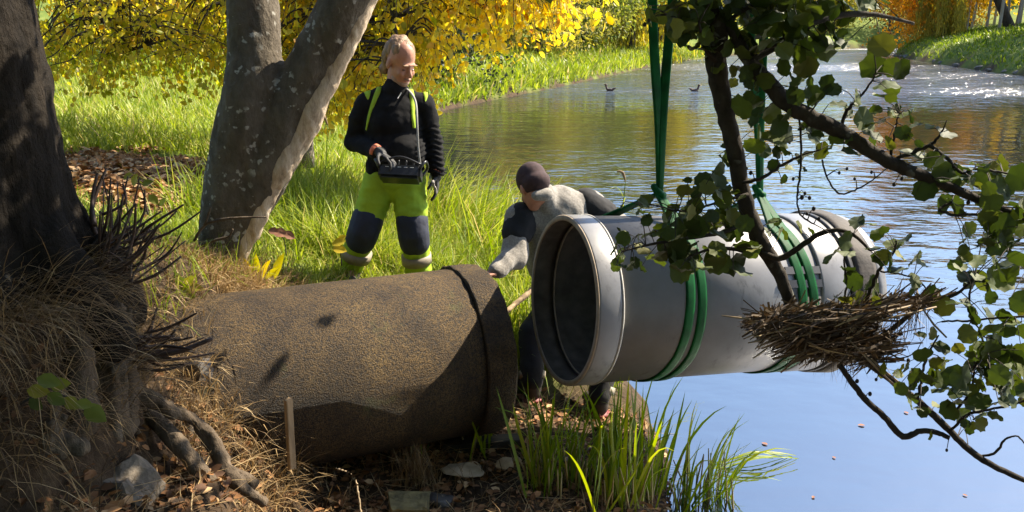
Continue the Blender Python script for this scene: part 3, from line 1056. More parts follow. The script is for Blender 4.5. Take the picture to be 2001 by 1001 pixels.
for i, (x, y, h, rd, mt) in enumerate([(-14, 34, 13, 5.5, M_GOLD), (-24, 30, 14, 6, M_WILLOW), (-9.5, 40, 14, 5, M_WILLOW), (-4, 47, 14, 5, M_WILLOW),
                                       (-30, 44, 16, 8, M_WILLOW), (-18, 50, 17, 8, M_WILLOW), (-5, 62, 17, 7, M_GOLD)]):
    T('bank_tree', ['golden tree behind the yellow leaves, left of the forked tree', 'yellowish tree behind the yellow leaves at far left', 'yellowish tree behind the fork of the grey tree',
                    'yellow-green tree behind the golden leaves above the standing man', 'large yellowish tree at the back, far left', 'yellowish tree at the back between the two dark trunks',
                    'golden tree at the back above the dark shrub'][i], x, y, h, rd, mt, CROWNS[i % 3], 40 + i, .03, group='trees behind the yellow foliage')
# far end of the reach
for i, (x, y, h, rd, mt) in enumerate([(47, 127, 13, 6, M_OLIVE), (58, 126, 11, 5, M_DARK), (67, 128, 14, 7, M_GOLD), (39, 129, 14, 6, M_WILLOW)]):
    T('end_tree', ['olive tree at the far end of the water', 'dark green tree at the foot of the far embankment', 'golden tree right of the far embankment', 'pale tree at the far end beside the olive one'][i],
      x, y, h, rd, mt, CROWNS[i % 3], 60 + i, -.02, group='trees at the far end of the river')
# right bank
T('orange_tree', 'bright orange autumn tree leaning over the water at the far right bank', 41.5, 86, 13, 5.2, M_ORANGE, CROWNS[0], 9, -.04, lean=(-3.5, -1))
T('weeping_tree', 'yellow-green drooping tree on the right bank beside the orange one', 40.6, 82, 12, 2.7, M_WILLOW, WEEP[0], 10, -.04, lean=(-1.0, 0))
T('leaning_tree', 'dark trunk leaning left on the right bank', 45.2, 79, 15, 4.5, M_RUST, CROWNS[1], 11, .5, lean=(-12, 0), tr=.36)
WOOD = [(47, 92, 15, 3.6, M_RUST, 0), (51, 88, 16, 3.6, M_DARK, 1), (52.5, 84, 15, 3.4, M_RUST, 1), (55, 92, 17, 4.2, M_GOLD, 0), (54.2, 80, 16, 3.6, M_RUST, 1), (58, 86, 17, 4.2, M_DARK, 0),
        (50, 100, 17, 4.6, M_GOLD, 0), (60, 95, 17, 4.6, M_RUST, 0), (44.5, 103, 15, 4.4, M_GOLD, 0), (62, 80, 16, 4.6, M_GOLD, 0), (46, 66, 14, 4.2, M_GOLD, 0), (44, 54, 14, 4.4, M_RUST, 0),
        (44, 42, 14, 4.6, M_GREEN, 0), (47, 30, 15, 5, M_GOLD, 0), (51, 58, 16, 5, M_DARK, 0), (52, 44, 16, 5, M_RUST, 0), (43.8, 70, 15, 4.2, M_DARK, 0), (41.8, 61, 15, 4.2, M_RUST, 0), (40.5, 52, 14, 4.2, M_DARK, 0)]
words = ['rust-brown tree behind the drooping tree', 'dark tree in the wood, pale trunk', 'rust-coloured pale-trunked tree in the wood at right', 'golden tree deep in the wood', 'slim pale trunk at the edge of the wood',
         'dark tree at the top right corner', 'tall golden tree behind the orange one', 'rust tree deep in the right-hand wood', 'golden tree behind the orange crown, nearer the water', 'golden tree at the far right of the wood',
         'golden tree on the right bank, farthest of those beyond the frame', 'rust-brown tree on the right bank past the frame edge', 'green-leaved tree on the right bank past the frame edge',
         'golden tree on the right bank, nearest the camera', 'dark green tree in the second row of the right bank', 'rust-coloured tree in the second row of the right bank',
         'dark green tree just past the frame edge beside the wood', 'rust-brown tree close to the right shore', 'dark green tree close to the right shore']
for i, (x, y, h, rd, mt, pale) in enumerate(WOOD):
    T('wood_tree', words[i], x, y, h, rd, mt, CROWNS[i % 3], 80 + i, .36, M_BIRCH if pale else None, tr=.13 if pale else .2,
      group='trees of the wood on the right bank' if i < 10 else 'trees on the right bank beyond the frame')
# pale slim stems inside the wood
r_ = random.Random(5)
for i, (px, Y) in enumerate([(1888, 84), (1927, 88), (1952, 78), (1968, 90), (1985, 82), (1898, 96), (1941, 97)]):
    x = (px - 1000.5) / FPX * Y * .966
    z = float(gz(np.array([x]), np.array([Y]))[0])
    P = catmull([Vector((x, Y, z - .2)), Vector((x + r_.uniform(-.3, .3), Y, z + 5)), Vector((x + r_.uniform(-.8, .8), Y, z + 11))], 5)
    o = MB().tube(P, lerp_list([.16, .12, .06], len(P)), 7).build('birch_stem', M_BIRCH)
    tag(o, ['pale stem just right of the leaning trunk', 'slim pale stem left of the twin stems', 'bright pale stem in the middle of the wood', 'thin pale stem between two brighter ones', 'pale stem nearest the right picture edge',
            'faint pale stem deep behind the leaning trunk', 'faint pale stem deep in the wood'][i], 'tree trunk', 'pale stems in the right-hand wood')
# trees behind the photographer: they keep the near bank in deep shade
for i, (x, y, h, rd) in enumerate([(-5.5, -3.5, 11, 4.2), (-1.0, -6, 12, 4.6), (4.5, -6.5, 12, 4.6), (-10, -1, 12, 4.6), (10.5, -7.5, 12, 4.6)]):
    T('bank_tree', ['green tree behind the photographer, left of the path', 'green tree straight behind the photographer', 'green tree behind the photographer, right of the path', 'green tree on the near bank far to the left', 'green tree on the near bank far to the right'][i],
      x, y, h, rd, M_GREEN, CROWNS[i % 3], 140 + i, .08, group='trees behind the photographer')
# wooded horizon all round
r = np.random.default_rng(77)
n = 26000
an = r.uniform(-1.35, 1.45, n); rad = r.uniform(165, 215, n)
hh = np.abs(r.normal(size=n)) * 5 + 3 * r.random(n)
top = 15 + 3.5 * vnoise(an * 40, an * 0) + 2 * vnoise(an * 130, an * 0 + 5)
zz = r.random(n) ** .8 * top
pos = np.stack([np.sin(an) * rad, np.cos(an) * rad, zz + 3], 1)
d, u = leaf_frames(n, .3, r)
me = leaf_mass('distant_wood', pos, d, u, r.uniform(1.6, 3.4, n), np.clip(.45 + .25 * vnoise(an * 60, an * 0 + 3) + .15 * r.normal(size=n), 0, 1))
tag(link('distant_wood', me, None, M_OLIVE), 'distant wood closing off the view behind river and banks', 'wood', kind='stuff')

# ================================================================== ALDER HANGING INTO THE PICTURE
ALD = [(0.0, (0.022, 0.036, 0.006)), (0.4, (0.04, 0.062, 0.010)), (0.85, (0.07, 0.095, 0.014)), (1.0, (0.12, 0.12, 0.02))]
M_ALDER1 = leafy('alder_leaf', ALD, .2, .65, 'random', 1.8)
M_ALDER = leafy('alder_leaf_mass', ALD, .2, .65, 'tint', 1.8)


def alder_leaf(seed, notch, ell):
    r = random.Random(seed)
    n = 18
    vs = [(0.5, 0, 0.0), (0, 0, 0)]
    for i in range(1, n):
        a_ = math.pi + 2 * math.pi * i / n
        rr_ = .52 + (.035 if i % 2 else -.02) + r.uniform(-.03, .03)
        if i == n // 2: rr_ -= notch
        x = .5 + math.cos(a_) * rr_; y = math.sin(a_) * rr_ * ell * (1 + .12 * math.sin(seed * 3 + x * 4))
        vs.append((x, y, .28 * abs(y) * (.6 + .8 * x) + .05 * math.sin(i * 2.1) - .12 * (x - .5) ** 2))
    fs = [(0, k, k + 1) for k in range(1, n)] + [(0, n, 1)]
    # stalk
    return np.array(vs, float), np.array(fs)


AL = [alder_leaf(i, nt_, el) for i, (nt_, el) in enumerate(((.10, .92), (.02, .84), (.12, 1.0), (.0, .76)))]
AL_MESH = [single_leaf_mesh('alder_leaf_shape', v_, f_, M_ALDER1) for v_, f_ in AL]
for q in AL_MESH:
    q.polygons.foreach_set('use_smooth', np.ones(len(q.polygons), bool))

ald = empty('alder_tree', (2.15, 1.35, .3), 'alder limbs with dark round leaves hanging across the right side', 'tree')
top_pt = at(1393, -120, 2.55)
P = catmull([(2.2, 1.3, -.05), (2.15, 1.4, 1.0), (2.0, 1.55, 2.2), (1.85, 1.75, 3.2), (1.6, 2.0, 4.2), (1.5, 2.2, 5.6), (1.5, 2.4, 7.2)], 7)
MB().tube(P, lerp_list([.17, .15, .135, .12, .10, .07, .03], len(P)), 16, jitter=.05).build('trunk', M_BRANCH, ald)
YB = 2.55
BR = [  # (pixel polyline, widths in pixels, depth from..to)
    ([(1396, -60), (1403, 40), (1400, 130), (1418, 220), (1440, 320), (1460, 410), (1486, 470), (1522, 535), (1540, 580), (1549, 612)], (50, 48, 44, 38, 36, 36, 36, 28, 26, 22), 2.55, 2.62),
    ([(1425, 40), (1452, 100), (1490, 150), (1535, 198), (1590, 232), (1650, 262), (1715, 305), (1780, 335), (1840, 358), (1905, 388), (1960, 408), (2040, 440)], (20, 28, 34, 36, 34, 32, 30, 26, 22, 18, 15, 12), 2.53, 2.35),
    ([(1466, 118), (1520, 88), (1575, 50), (1640, 30), (1700, 28), (1745, 36), (1785, 46)], (18, 18, 16, 14, 11, 8, 6), 2.5, 2.7),
    ([(1486, 492), (1520, 505), (1545, 495), (1575, 474), (1605, 456), (1640, 450), (1672, 462), (1700, 490)], (12, 13, 13, 12, 11, 9, 7, 5), 2.58, 2.45),
    ([(1640, 712), (1668, 752), (1695, 785), (1728, 815), (1764, 853), (1800, 842), (1832, 846), (1855, 856)], (12, 13, 13, 13, 14, 12, 11, 10), 2.5, 2.35),
    ([(1660, 690), (1705, 715), (1760, 758), (1812, 800), (1856, 842), (1900, 884), (1950, 915), (2040, 955)], (16, 16, 15, 15, 15, 14, 13, 11), 2.55, 2.3),
    ([(1549, 612), (1600, 650), (1660, 690), (1720, 660), (1800, 600), (1868, 575), (1905, 540)], (20, 18, 14, 12, 9, 7, 4), 2.62, 2.45),
    ([(1460, 430), (1420, 452), (1370, 462), (1315, 470), (1262, 480), (1215, 492)], (10, 9, 8, 7, 5, 3), 2.58, 2.45),
    ([(1478, 500), (1440, 488), (1395, 486), (1350, 500)], (11, 9, 7, 4), 2.58, 2.48),
    ([(1452, 358), (1490, 348), (1530, 322), (1562, 306), (1605, 292)], (8, 8, 7, 5, 3), 2.55, 2.48),
    ([(1462, 380), (1440, 385), (1400, 395), (1360, 410), (1320, 412)], (7, 7, 6, 5, 3), 2.55, 2.45),
    ([(1640, 262), (1652, 222), (1672, 198), (1692, 175), (1708, 150), (1712, 130)], (8, 8, 7, 5, 4, 2), 2.48, 2.44),
    ([(1738, 312), (1746, 275), (1752, 240), (1758, 222)], (7, 6, 4, 2), 2.45, 2.42),
    ([(1745, 315), (1800, 292), (1822, 280), (1840, 258), (1850, 235)], (9, 9, 7, 4, 2), 2.45, 2.4),
    ([(1815, 285), (1850, 310), (1878, 338), (1905, 330), (1950, 336), (2010, 350)], (9, 8, 7, 6, 5, 4), 2.42, 2.35),
    ([(1560, 220), (1566, 290), (1563, 345), (1558, 385), (1564, 420), (1590, 438)], (5, 5, 5, 4, 4, 3), 2.5, 2.45),
    ([(1606, 312), (1618, 350), (1640, 378), (1670, 372), (1705, 352), (1732, 330)], (4, 4, 4, 4, 3, 2), 2.47, 2.42),
    ([(1862, 395), (1835, 410), (1860, 420), (1900, 420), (1930, 428)], (5, 6, 7, 6, 4), 2.4, 2.35),
    ([(1930, 400), (1950, 450), (1975, 490), (2010, 520)], (8, 7, 6, 5), 2.36, 2.3),
    ([(1905, 540), (1895, 575), (1900, 620), (1925, 660)], (5, 5, 4, 3), 2.45, 2.35),
    ([(1840, 628), (1890, 627), (1950, 622), (2010, 618)], (4, 5, 5, 5), 2.42, 2.3),
    ([(1856, 842), (1890, 812), (1935, 800), (1975, 792), (2010, 780)], (6, 6, 5, 5, 4), 2.4, 2.3),
    ([(1918, 892), (1945, 884), (1962, 862), (1985, 852), (2005, 870)], (6, 6, 5, 4, 3), 2.36, 2.3),
    ([(1795, 785), (1800, 740), (1815, 690), (1835, 655)], (6, 6, 5, 3), 2.45, 2.4),
    ([(1700, 712), (1730, 690), (1760, 700), (1790, 690)], (4, 4, 3, 2), 2.5, 2.45),
    ([(1870, 800), (1900, 760), (1905, 715), (1930, 690)], (6, 5, 4, 3), 2.4, 2.32),
    ([(1690, 600), (1705, 560), (1720, 525), (1745, 495), (1752, 470)], (8, 8, 7, 5, 3), 2.55, 2.45),
    ([(1720, 530), (1755, 535), (1790, 545), (1810, 565)], (5, 4, 4, 3), 2.5, 2.45),
    ([(1640, 605), (1655, 560), (1650, 510), (1665, 460)], (5, 5, 4, 3), 2.55, 2.48),
    ([(1398, 60), (1365, 60), (1335, 40), (1305, 30)], (9, 8, 6, 3), 2.55, 2.45),
    ([(1402, 120), (1385, 105), (1374, 80), (1366, 45)], (16, 12, 8, 4), 2.55, 2.45),
    ([(1425, 40), (1470, 10), (1530, -10), (1600, -20)], (10, 9, 7, 5), 2.55, 2.5),
]
branch_pts = []
for pl, wd, y0, y1 in BR:
    k = len(pl)
    W = [at(x, y, y0 + (y1 - y0) * i / (k - 1)) for i, (x, y) in enumerate(pl)]
    if pl[0] == (1396, -60):
        W = [Vector((1.78, 1.82, 3.45)), Vector((1.35, 2.1, 3.75)), Vector((.95, 2.4, 3.55))] + W
        wd = (66, 60, 56) + wd
    C = catmull(W, 6)
    R = lerp_list([w / 2 * .92 * mpp(W[min(i, len(W) - 1)]) for i, w in enumerate(wd)], len(C))
    # knobbly bark
    big_ = wd[0] > 9
    C = [c + Vector((random.uniform(-1, 1), random.uniform(-1, 1), random.uniform(-1, 1))) * (R[i] * .10 if big_ else R[i] * .5) for i, c in enumerate(C)]
    MB().tube(C, R, 12 if big_ else 6, jitter=.07 if big_ else .15).build('branch' if big_ else 'twig', M_BRANCH, ald)
    branch_pts += C
BP = np.array([tuple(p) for p in branch_pts])
# limbs of the crown above the picture
for q in [(0.4, 2.5, 4.0), (1.0, 3.6, 4.2), (.2, 3.1, 4.8), (2.2, 3.0, 4.4), (.6, 1.6, 4.6), (1.6, 3.4, 5.6), (-.3, 2.2, 4.6)]:
    a_ = P[random.randint(24, 36)]
    C = catmull([a_, a_.lerp(Vector(q), .5) + Vector((0, 0, .25)), Vector(q)], 6)
    MB().tube(C, lerp_list([.05, .03, .01], len(C)), 8, jitter=.08).build('branch', M_BRANCH, ald)

LV = """1723,91,45 1610,95,50 1574,128,42 1617,164,38 1705,133,46 1760,136,40 1733,165,40 1729,192,44 1672,192,32 1638,206,32 1656,220,22 1596,195,36 1687,235,46 1722,237,24 1711,217,22 1746,221,28 1774,223,30
1705,267,38 1736,280,26 1774,267,19 1791,246,23 1816,248,20 1848,262,34 1796,281,17 1782,304,44 1821,312,34 1663,300,32 1642,270,40 1624,287,26 1603,295,36 1575,301,34 1575,251,28 1598,265,24 1570,330,16 1844,337,36 1891,343,30
1560,100,40 1558,161,30 1556,189,28 1314,14,42 1338,14,38 1310,43,38 1329,48,34 1355,14,36 1379,38,42 1365,43,36 1379,10,36 1338,79,32 1358,60,24 1379,72,34 1381,96,28 1439,14,38 1465,10,46 1497,31,48 1489,12,40
1516,19,42 1540,14,42 1564,19,44 1583,14,42 1530,46,38 1552,55,48 1511,48,40 1485,50,40 1463,79,36 1444,79,34 1482,70,38 1499,89,32 1537,94,50 1559,77,44 1453,103,36 1473,118,34 1441,134,30 1431,141,24 1432,163,24 1482,120,24
1533,131,36 1573,130,42 1458,146,32 1487,153,44 1463,165,22 1549,163,40 1549,185,32 1588,187,34 1451,209,46 1473,204,34 1482,218,30 1506,221,38 1537,225,24 1417,285,16 1414,315,28 1480,267,42 1474,285,38 1492,294,28 1522,246,42
1540,261,34 1531,291,40 1513,324,24 1543,327,22 1402,351,34 1369,357,24 1385,369,34 1429,375,30 1411,387,34 1354,387,34 1357,402,34 1315,405,22 1303,420,26 1420,408,36 1396,426,36 1318,435,36 1360,447,46 1333,450,38 1387,435,36
1432,435,32 1405,462,36 1444,459,36 1468,489,32 1402,489,38 1435,510,52 1324,486,48 1345,495,40 1330,519,42 1369,522,38 1306,486,42 1627,501,40 1525,456,26 1510,435,22 1498,453,22 1561,444,24 1215,456,28 1242,462,22 1215,497,26
1240,515,24 1265,390,28 1255,415,18 1290,500,42 1288,455,34 1838,344,36 1858,329,22 1900,347,32 1809,373,42 1864,396,42 1856,360,32 1913,365,26 1954,375,42 1970,365,36 1991,347,42 1939,326,22 1993,399,38 1928,425,38 1952,440,46
1980,432,38 1921,391,26 1923,469,34 1965,474,30 1910,510,46 1879,503,26 1866,518,26 1939,534,26 1970,534,46 1895,547,44 1991,503,38 1747,479,30 1756,500,34 1786,505,34 1801,516,28 1721,505,28 1705,484,30 1754,529,34 1786,549,30
1713,457,24 1676,434,40 1699,551,32 1683,583,30 1669,547,34 1654,493,32 1647,587,34 1708,569,32 1787,562,28 1823,565,16 1845,598,36 1892,605,46 1928,569,28 1935,648,44 1965,644,32 1964,616,34 1994,587,38 1838,680,36
1872,680,22 1906,706,46 1924,691,32 1920,670,36 1964,691,38 1992,698,36 1805,695,32 1798,655,24 1820,652,24 1845,713,28 1870,738,42 1913,749,30 1938,734,32 1974,734,38 1964,752,38 1755,731,24 1724,720,22 1780,738,34
1834,742,32 1789,736,32 1885,748,36 1837,760,30 1801,768,28 1777,788,28 1857,800,38 1829,792,22 1805,804,22 1937,788,38 1973,784,30 1913,812,28 1887,828,16 1993,752,38 1420,30,36 1405,90,26 1630,60,40 1655,40,36 1680,15,40 1600,70,36
1640,85,30 1700,8,34 1625,15,38 1655,8,36 1605,40,40"""
pos, size = [], []
rr = np.random.default_rng(5)
for tok in LV.split():
    x, y, s = map(float, tok.split(','))
    bp = None
    yy = rr.uniform(2.38, 2.62)
    q = at(x, y, yy)
    # take the depth of the nearest branch so every leaf hangs on wood
    bx, by, bd = to_px(BP) if tok == LV.split()[0] else (bx, by, bd)
    j = np.argmin((bx - x) ** 2 + (by - y) ** 2)
    q = at(x, y, BP[j, 1] + rr.normal() * .05)
    pos.append(tuple(q)); size.append(s * 1.1 * mpp(q))
# companions that thicken the leafy masses
for tok in LV.split():
    x, y, s = map(float, tok.split(','))
    dense = (y < 125 and x < 1620) or (300 < y < 540 and x < 1480) or (x > 1840 and y > 330)
    k = (3 if rr.random() < .4 else 2) if dense else (1 if rr.random() < .55 else 0)
    for _ in range(k):
        j = np.argmin((bx - x) ** 2 + (by - y) ** 2)
        q = at(x + rr.normal() * 20, y + rr.normal() * 18, BP[j, 1] + rr.normal() * .09)
        pos.append(tuple(q)); size.append(s * rr.uniform(.8, 1.15) * mpp(q))
pos = np.array(pos); size = np.array(size)
n = len(pos)
d, u = leaf_frames(n, .25, rr)
# blades turn their flat side roughly to the open sky over the river, so most are seen face on
u = u + np.array([0.1, -1.1, .55]) * rr.uniform(.4, 1.3, n)[:, None]
u -= d * (u * d).sum(1)[:, None]; u /= np.linalg.norm(u, axis=1)[:, None]
pos = pos - d * (size * .5)[:, None]
leaf_objects(ald, AL_MESH, pos[:300], d[:300], u[:300], size[:300])
if n > 300:
    o = link('foliage', leaf_mass('foliage', pos[300:], d[300:], u[300:], size[300:], rr.random(n - 300), AL[0][0], AL[0][1]), ald, M_ALDER); o['kind'] = 'stuff'
# stalks
mb = MB()
for i in range(n):
    j = np.argmin(((BP - pos[i]) ** 2).sum(1))
    a_ = Vector(pos[i]); b_ = Vector(BP[j])
    if (b_ - a_).length > .22: b_ = a_ + (b_ - a_).normalized() * .22
    mb.tube([a_, a_.lerp(b_, .5) + Vector((0, 0, .006)), b_], [.0011, .0013, .0018], 4, cap=False)
o = mb.build('leaf_stalks', M_TWIG, ald); o['kind'] = 'stuff'
# crown above the picture (casts the dapple on the foreground)
nb = 8500
cc = np.array([(.45, 2.5, 3.9), (1.0, 3.4, 4.2), (.2, 3.0, 4.7), (2.1, 2.9, 4.3), (.6, 1.6, 4.4), (1.5, 3.2, 5.3), (-.3, 2.2, 4.4), (1.2, 2.4, 4.8), (.8, 2.9, 3.65), (1.7, 2.3, 3.7), (0.0, 1.6, 3.8), (1.35, 3.0, 3.55), (.5, 3.7, 3.5), (.2, 3.4, 3.2), (.8, 3.9, 3.9), (.9, 3.5, 3.7), (0, 3.2, 3.05), (-.4, 3.0, 3.0), (.3, 3.7, 3.7)])
k = rr.integers(0, len(cc), nb)
pb = cc[k] + rr.normal(size=(nb, 3)) * np.array([.34, .34, .26])
bx_, by_, bd_ = to_px(pb)
keep = (by_ < -30)
pb = pb[keep]; nb = len(pb)
d, u = leaf_frames(nb, .25, rr)
o = link('crown', leaf_mass('crown', pb, d, u, rr.uniform(.06, .10, nb), rr.random(nb), wid=1.4), ald, M_ALDER); o['kind'] = 'stuff'
# little black cones
M_CONE = simple('dark_cone', (0.012, 0.009, 0.008), .8, .3, 60)
mbc = MB().ell((0, 0, 0), (.0075, .0075, .0095), n=8, m=6)
cone_me = mbc.mesh('cone'); cone_me.materials.append(M_CONE)
for x, y in ((1703, 337), (1573, 378), (1582, 387), (1567, 386), (1762, 350), (1747, 361), (1892, 396), (1775, 705), (1675, 745), (1820, 752), (1467, 338), (1459, 330), (1550, 350), (1670, 350),
             (1577, 418), (1590, 408), (1600, 428), (1700, 770), (1712, 742), (1850, 880), (1268, 40), (1260, 48), (1275, 30), (1640, 338), (1655, 330)):
    j = np.argmin((bx - x) ** 2 + (by - y) ** 2)
    o = bpy.data.objects.new('cone', cone_me); COL.objects.link(o); o.parent = ald
    o.matrix_parent_inverse = Matrix.Translation(-Vector(ald.location)); o.location = at(x, y, BP[j, 1])
    jj = np.argmin(((BP - np.array(o.location)) ** 2).sum(1)); pc = Vector(o.location); pb_ = Vector(BP[jj])
    MB().tube([pc, pc.lerp(pb_, .5) + Vector((0, 0, .01)), pb_], [.0012, .0014, .002], 4, cap=False).build('twig', M_TWIG, ald)
    sc = rr.uniform(.55, .85); o.scale = (sc, sc, sc)

# ================================================================== FLOOD DEBRIS CAUGHT IN THE BRANCHES
STRAW = [(0.0, (0.028, 0.016, 0.009)), (0.5, (0.075, 0.048, 0.025)), (0.85, (0.16, 0.11, 0.058)), (1.0, (0.34, 0.26, 0.14))]
M_STRAW = leafy('dry_reed_straw', STRAW, .15, .7)
deb = empty('reed_debris', at(1660, 700, 2.55), 'brown tangle of dead reeds caught in the alder branches', 'debris')
n = 4200
t = rr.uniform(0, 1, n)
cx = 1495 + 335 * t
top = np.interp(t, [0, .15, .4, .7, .9, 1], [618, 612, 600, 588, 582, 592])
bot = np.interp(t, [0, .15, .35, .5, .65, .8, 1], [630, 668, 700, 712, 690, 645, 606])
cy = top + (bot - top) * rr.random(n) ** .9
yy = 2.56 + rr.normal(size=n) * .075
kp = fbm(cx * .022, cy * .03, cx * 0, 3) + .5 * (1 - (cy - top) / (bot - top)) > -.12
cx, cy, yy, top = cx[kp], cy[kp], yy[kp], top[kp]; n = len(cx)
cy = cy + 14 * np.sin(cx * .045) * (cy - top) / 80
base = np.array([tuple(at(cx[i], cy[i], yy[i])) for i in range(n)])
ang = rr.normal(size=n) * .34 + .22
fl = rr.random(n) < .2
dirs = np.stack([np.cos(ang) * np.where(rr.random(n) < .5, 1, -1), rr.normal(size=n) * .45, np.sin(ang) * 1.0], 1)
dirs[:, 2] = np.where(dirs[:, 0] < 0, -np.abs(dirs[:, 2]), dirs[:, 2])
dirs[fl] = np.stack([rr.normal(size=fl.sum()) * .5, rr.normal(size=fl.sum()) * .5, -np.ones(fl.sum())], 1)
dirs /= np.linalg.norm(dirs, axis=1)[:, None]
ln = rr.uniform(.05, .22, n) * np.where(fl, .5, 1)
wd = rr.uniform(.0012, .0045, n)
side = np.cross(dirs, rr.normal(size=(n, 3))); side /= np.linalg.norm(side, axis=1)[:, None]
A = base - dirs * ln[:, None] / 2; B = base + dirs * ln[:, None] / 2
mid = base + rr.normal(size=(n, 3)) * .006
V = np.stack([A - side * wd[:, None], A + side * wd[:, None], mid - side * wd[:, None], mid + side * wd[:, None], B - side * wd[:, None] * .4, B + side * wd[:, None] * .4], 1)
f = np.array([(0, 1, 3, 2), (2, 3, 5, 4)])
F = (f[None] + (np.arange(n) * 6)[:, None, None]).reshape(-1, 4)
o = link('straw_mass', np_mesh('straw_mass', V.reshape(-1, 3), F, False, np.repeat(np.clip(rr.normal(.42, .25, n), 0, 1), 6)), deb, M_STRAW); o['kind'] = 'stuff'
nh = 420
th = rr.uniform(.05, .95, nh); hx = 1495 + 335 * th; hy = np.interp(th, [0, .15, .35, .5, .65, .8, 1], [625, 655, 690, 700, 680, 640, 604]) - rr.random(nh) * 40
B = np.array([tuple(at(hx[i], hy[i], 2.56 + rr.normal() * .06)) for i in range(nh)])
o = link('hanging_fibres', blades('hanging_fibres', B, rr.uniform(0, 6.28, nh), rr.uniform(.03, .14, nh), rr.uniform(1.6, 3.1, nh), rr.uniform(-.2, 1.0, nh), rr.uniform(.0012, .003, nh), np.clip(rr.normal(.5, .25, nh), 0, 1), 4), deb, M_STRAW); o['kind'] = 'stuff'
M_STALK = simple('pale_dead_stalk', (0.22, 0.16, 0.09), .7, .3, 30)
for a_, b_ in (((1410, 617), (1500, 632)), ((1458, 660), (1530, 640)), ((1462, 670), (1525, 650)), ((1472, 700), (1500, 680)), ((1510, 640), (1620, 690)), ((1560, 640), (1700, 600)), ((1640, 632), (1780, 598)),
               ((1660, 665), (1750, 755)), ((1655, 672), (1690, 640)), ((1590, 610), (1582, 660)), ((1690, 690), (1760, 750)), ((1800, 600), (1850, 660)), ((1600, 640), (1715, 610)), ((1700, 630), (1830, 600))):
    p0, p1 = at(*a_, 2.45 + rr.normal() * .02), at(*b_, 2.43 + rr.normal() * .02)
    MB().tube([p0, p0.lerp(p1, .5) + Vector((0, 0, rr.normal() * .006)), p1], [.0022, .0035, .0028], 5).build('stalk', M_STALK, deb)

# ================================================================== GROUND COVER
def ground_at(px, py, y0=1.8, y1=40, water=True):
    ys = np.concatenate([np.arange(y0, 9, .02), np.arange(9, y1, .2)])
    a = np.array([tuple(at(px, py, y)) for y in (1.0,)])[0]
    X = a[0] * ys; Z = CAM_H + (a[2] - CAM_H) * ys
    g = gz(X, ys)
    if water: g = np.maximum(g, WATER_Z)
    k = np.argmax(Z <= g)
    return Vector((X[k], ys[k], g[k]))


GR = [(0.0, (0.06, 0.11, 0.012)), (0.35, (0.17, 0.25, 0.022)), (0.7, (0.31, 0.37, 0.05)), (0.93, (0.46, 0.45, 0.12)), (1.0, (0.52, 0.42, 0.2))]
M_GRASS = leafy('grass_blade', GR, .42, .5, 'tint', 1.35)
DRY = [(0.0, (0.06, 0.038, 0.02)), (0.4, (0.22, 0.14, 0.065)), (0.75, (0.40, 0.28, 0.14)), (1.0, (0.58, 0.46, 0.27))]
M_DRY = leafy('dry_grass_blade', DRY, .25, .7)
LIT = [(0.0, (0.045, 0.022, 0.012)), (0.4, (0.18, 0.085, 0.035)), (0.75, (0.34, 0.17, 0.07)), (1.0, (0.52, 0.36, 0.2))]
M_LITTER = leafy('fallen_leaf', LIT, .15, .7)
r = np.random.default_rng(15)


def scatter(n, x0, x1, y0, y1, ok):
    out = []
    c = 0
    while c < n:
        x = r.uniform(x0, x1, n * 2); y = r.uniform(y0, y1, n * 2)
        m_ = ok(x, y)
        out.append(np.stack([x[m_], y[m_]], 1)); c += m_.sum()
    p = np.concatenate(out)[:n]
    return np.stack([p[:, 0], p[:, 1], gz(p[:, 0], p[:, 1]) - .01], 1)


def grass(name, label, n, x0, x1, y0, y1, ok, L, W, lean, curl, tint, mat=None, segs=3, head=None, group=None):
    B = scatter(n, x0, x1, y0, y1, ok)
    k = len(B)
    hd = r.uniform(0, 2 * math.pi, k) if head is None else head[0] + head[1] * r.normal(size=k)
    patch_ = .5 + .5 * vnoise(B[:, 0] * 1.7, B[:, 1] * 1.7)
    ln = r.uniform(*L, k) * (.6 + .7 * patch_)
    if name == 'tall_grass': ln *= np.where((B[:, 1] < 5.75) & (B[:, 0] < -.15), .34, 1) * np.where(B[:, 1] < 5.3, .8, 1)
    t_ = np.clip(tint[0] + tint[1] * r.normal(size=k) + .22 * (patch_ - .5), 0, 1)
    me = blades(name, B, hd, ln, np.abs(r.normal(size=k)) * lean, r.uniform(*curl, k), r.uniform(*W, k), t_, segs)
    return tag(link(name, me, None, mat or M_GRASS), label, 'grass', group, 'stuff')


litz = lambda x, y: np.exp(-(((x + 3.0) / 1.1) ** 2 + ((y - 7.2) / 1.5) ** 2))
land = lambda x, y: shore(x, y) > .08
notpipe = lambda x, y: (y - .35 * x) > 5.02
grass('tall_grass', 'tall sunlit green grass round the standing man', 30000, -2.7, 1.0, 4.7, 8.5, lambda x, y: land(x, y) & notpipe(x, y) & (x > -2.6 + .25 * (y - 5)) & (r.random(len(x)) < .45 + .55 * sstep(-1.6, -.6, x)),
      (.30, .62), (.005, .012), .35, (.2, 1.9), (.58, .2), segs=4)
grass('meadow_grass', 'short bright grass of the bank behind the trees', 52000, -9, 0.2, 5.4, 22, lambda x, y: land(x, y) & (litz(x, y) < .22) & ((y > 8) | (x < -1.4)),
      (.14, .34), (.008, .02), .4, (.2, 1.5), (.62, .2), segs=2)
grass('rough_shore_grass', 'rough yellow-green grass along the far left shore', 36000, -14, 22, 22, 85, lambda x, y: (shore(x, y) > -.12) & (shore(x, y) < 14) & ((shore(x, y) < 1.2) | (r.random(len(x)) < .45)) & (r.random(len(x)) < 25 / y),
      (.35, .85), (.03, .09), .4, (.2, 1.4), (.55, .2), segs=2)
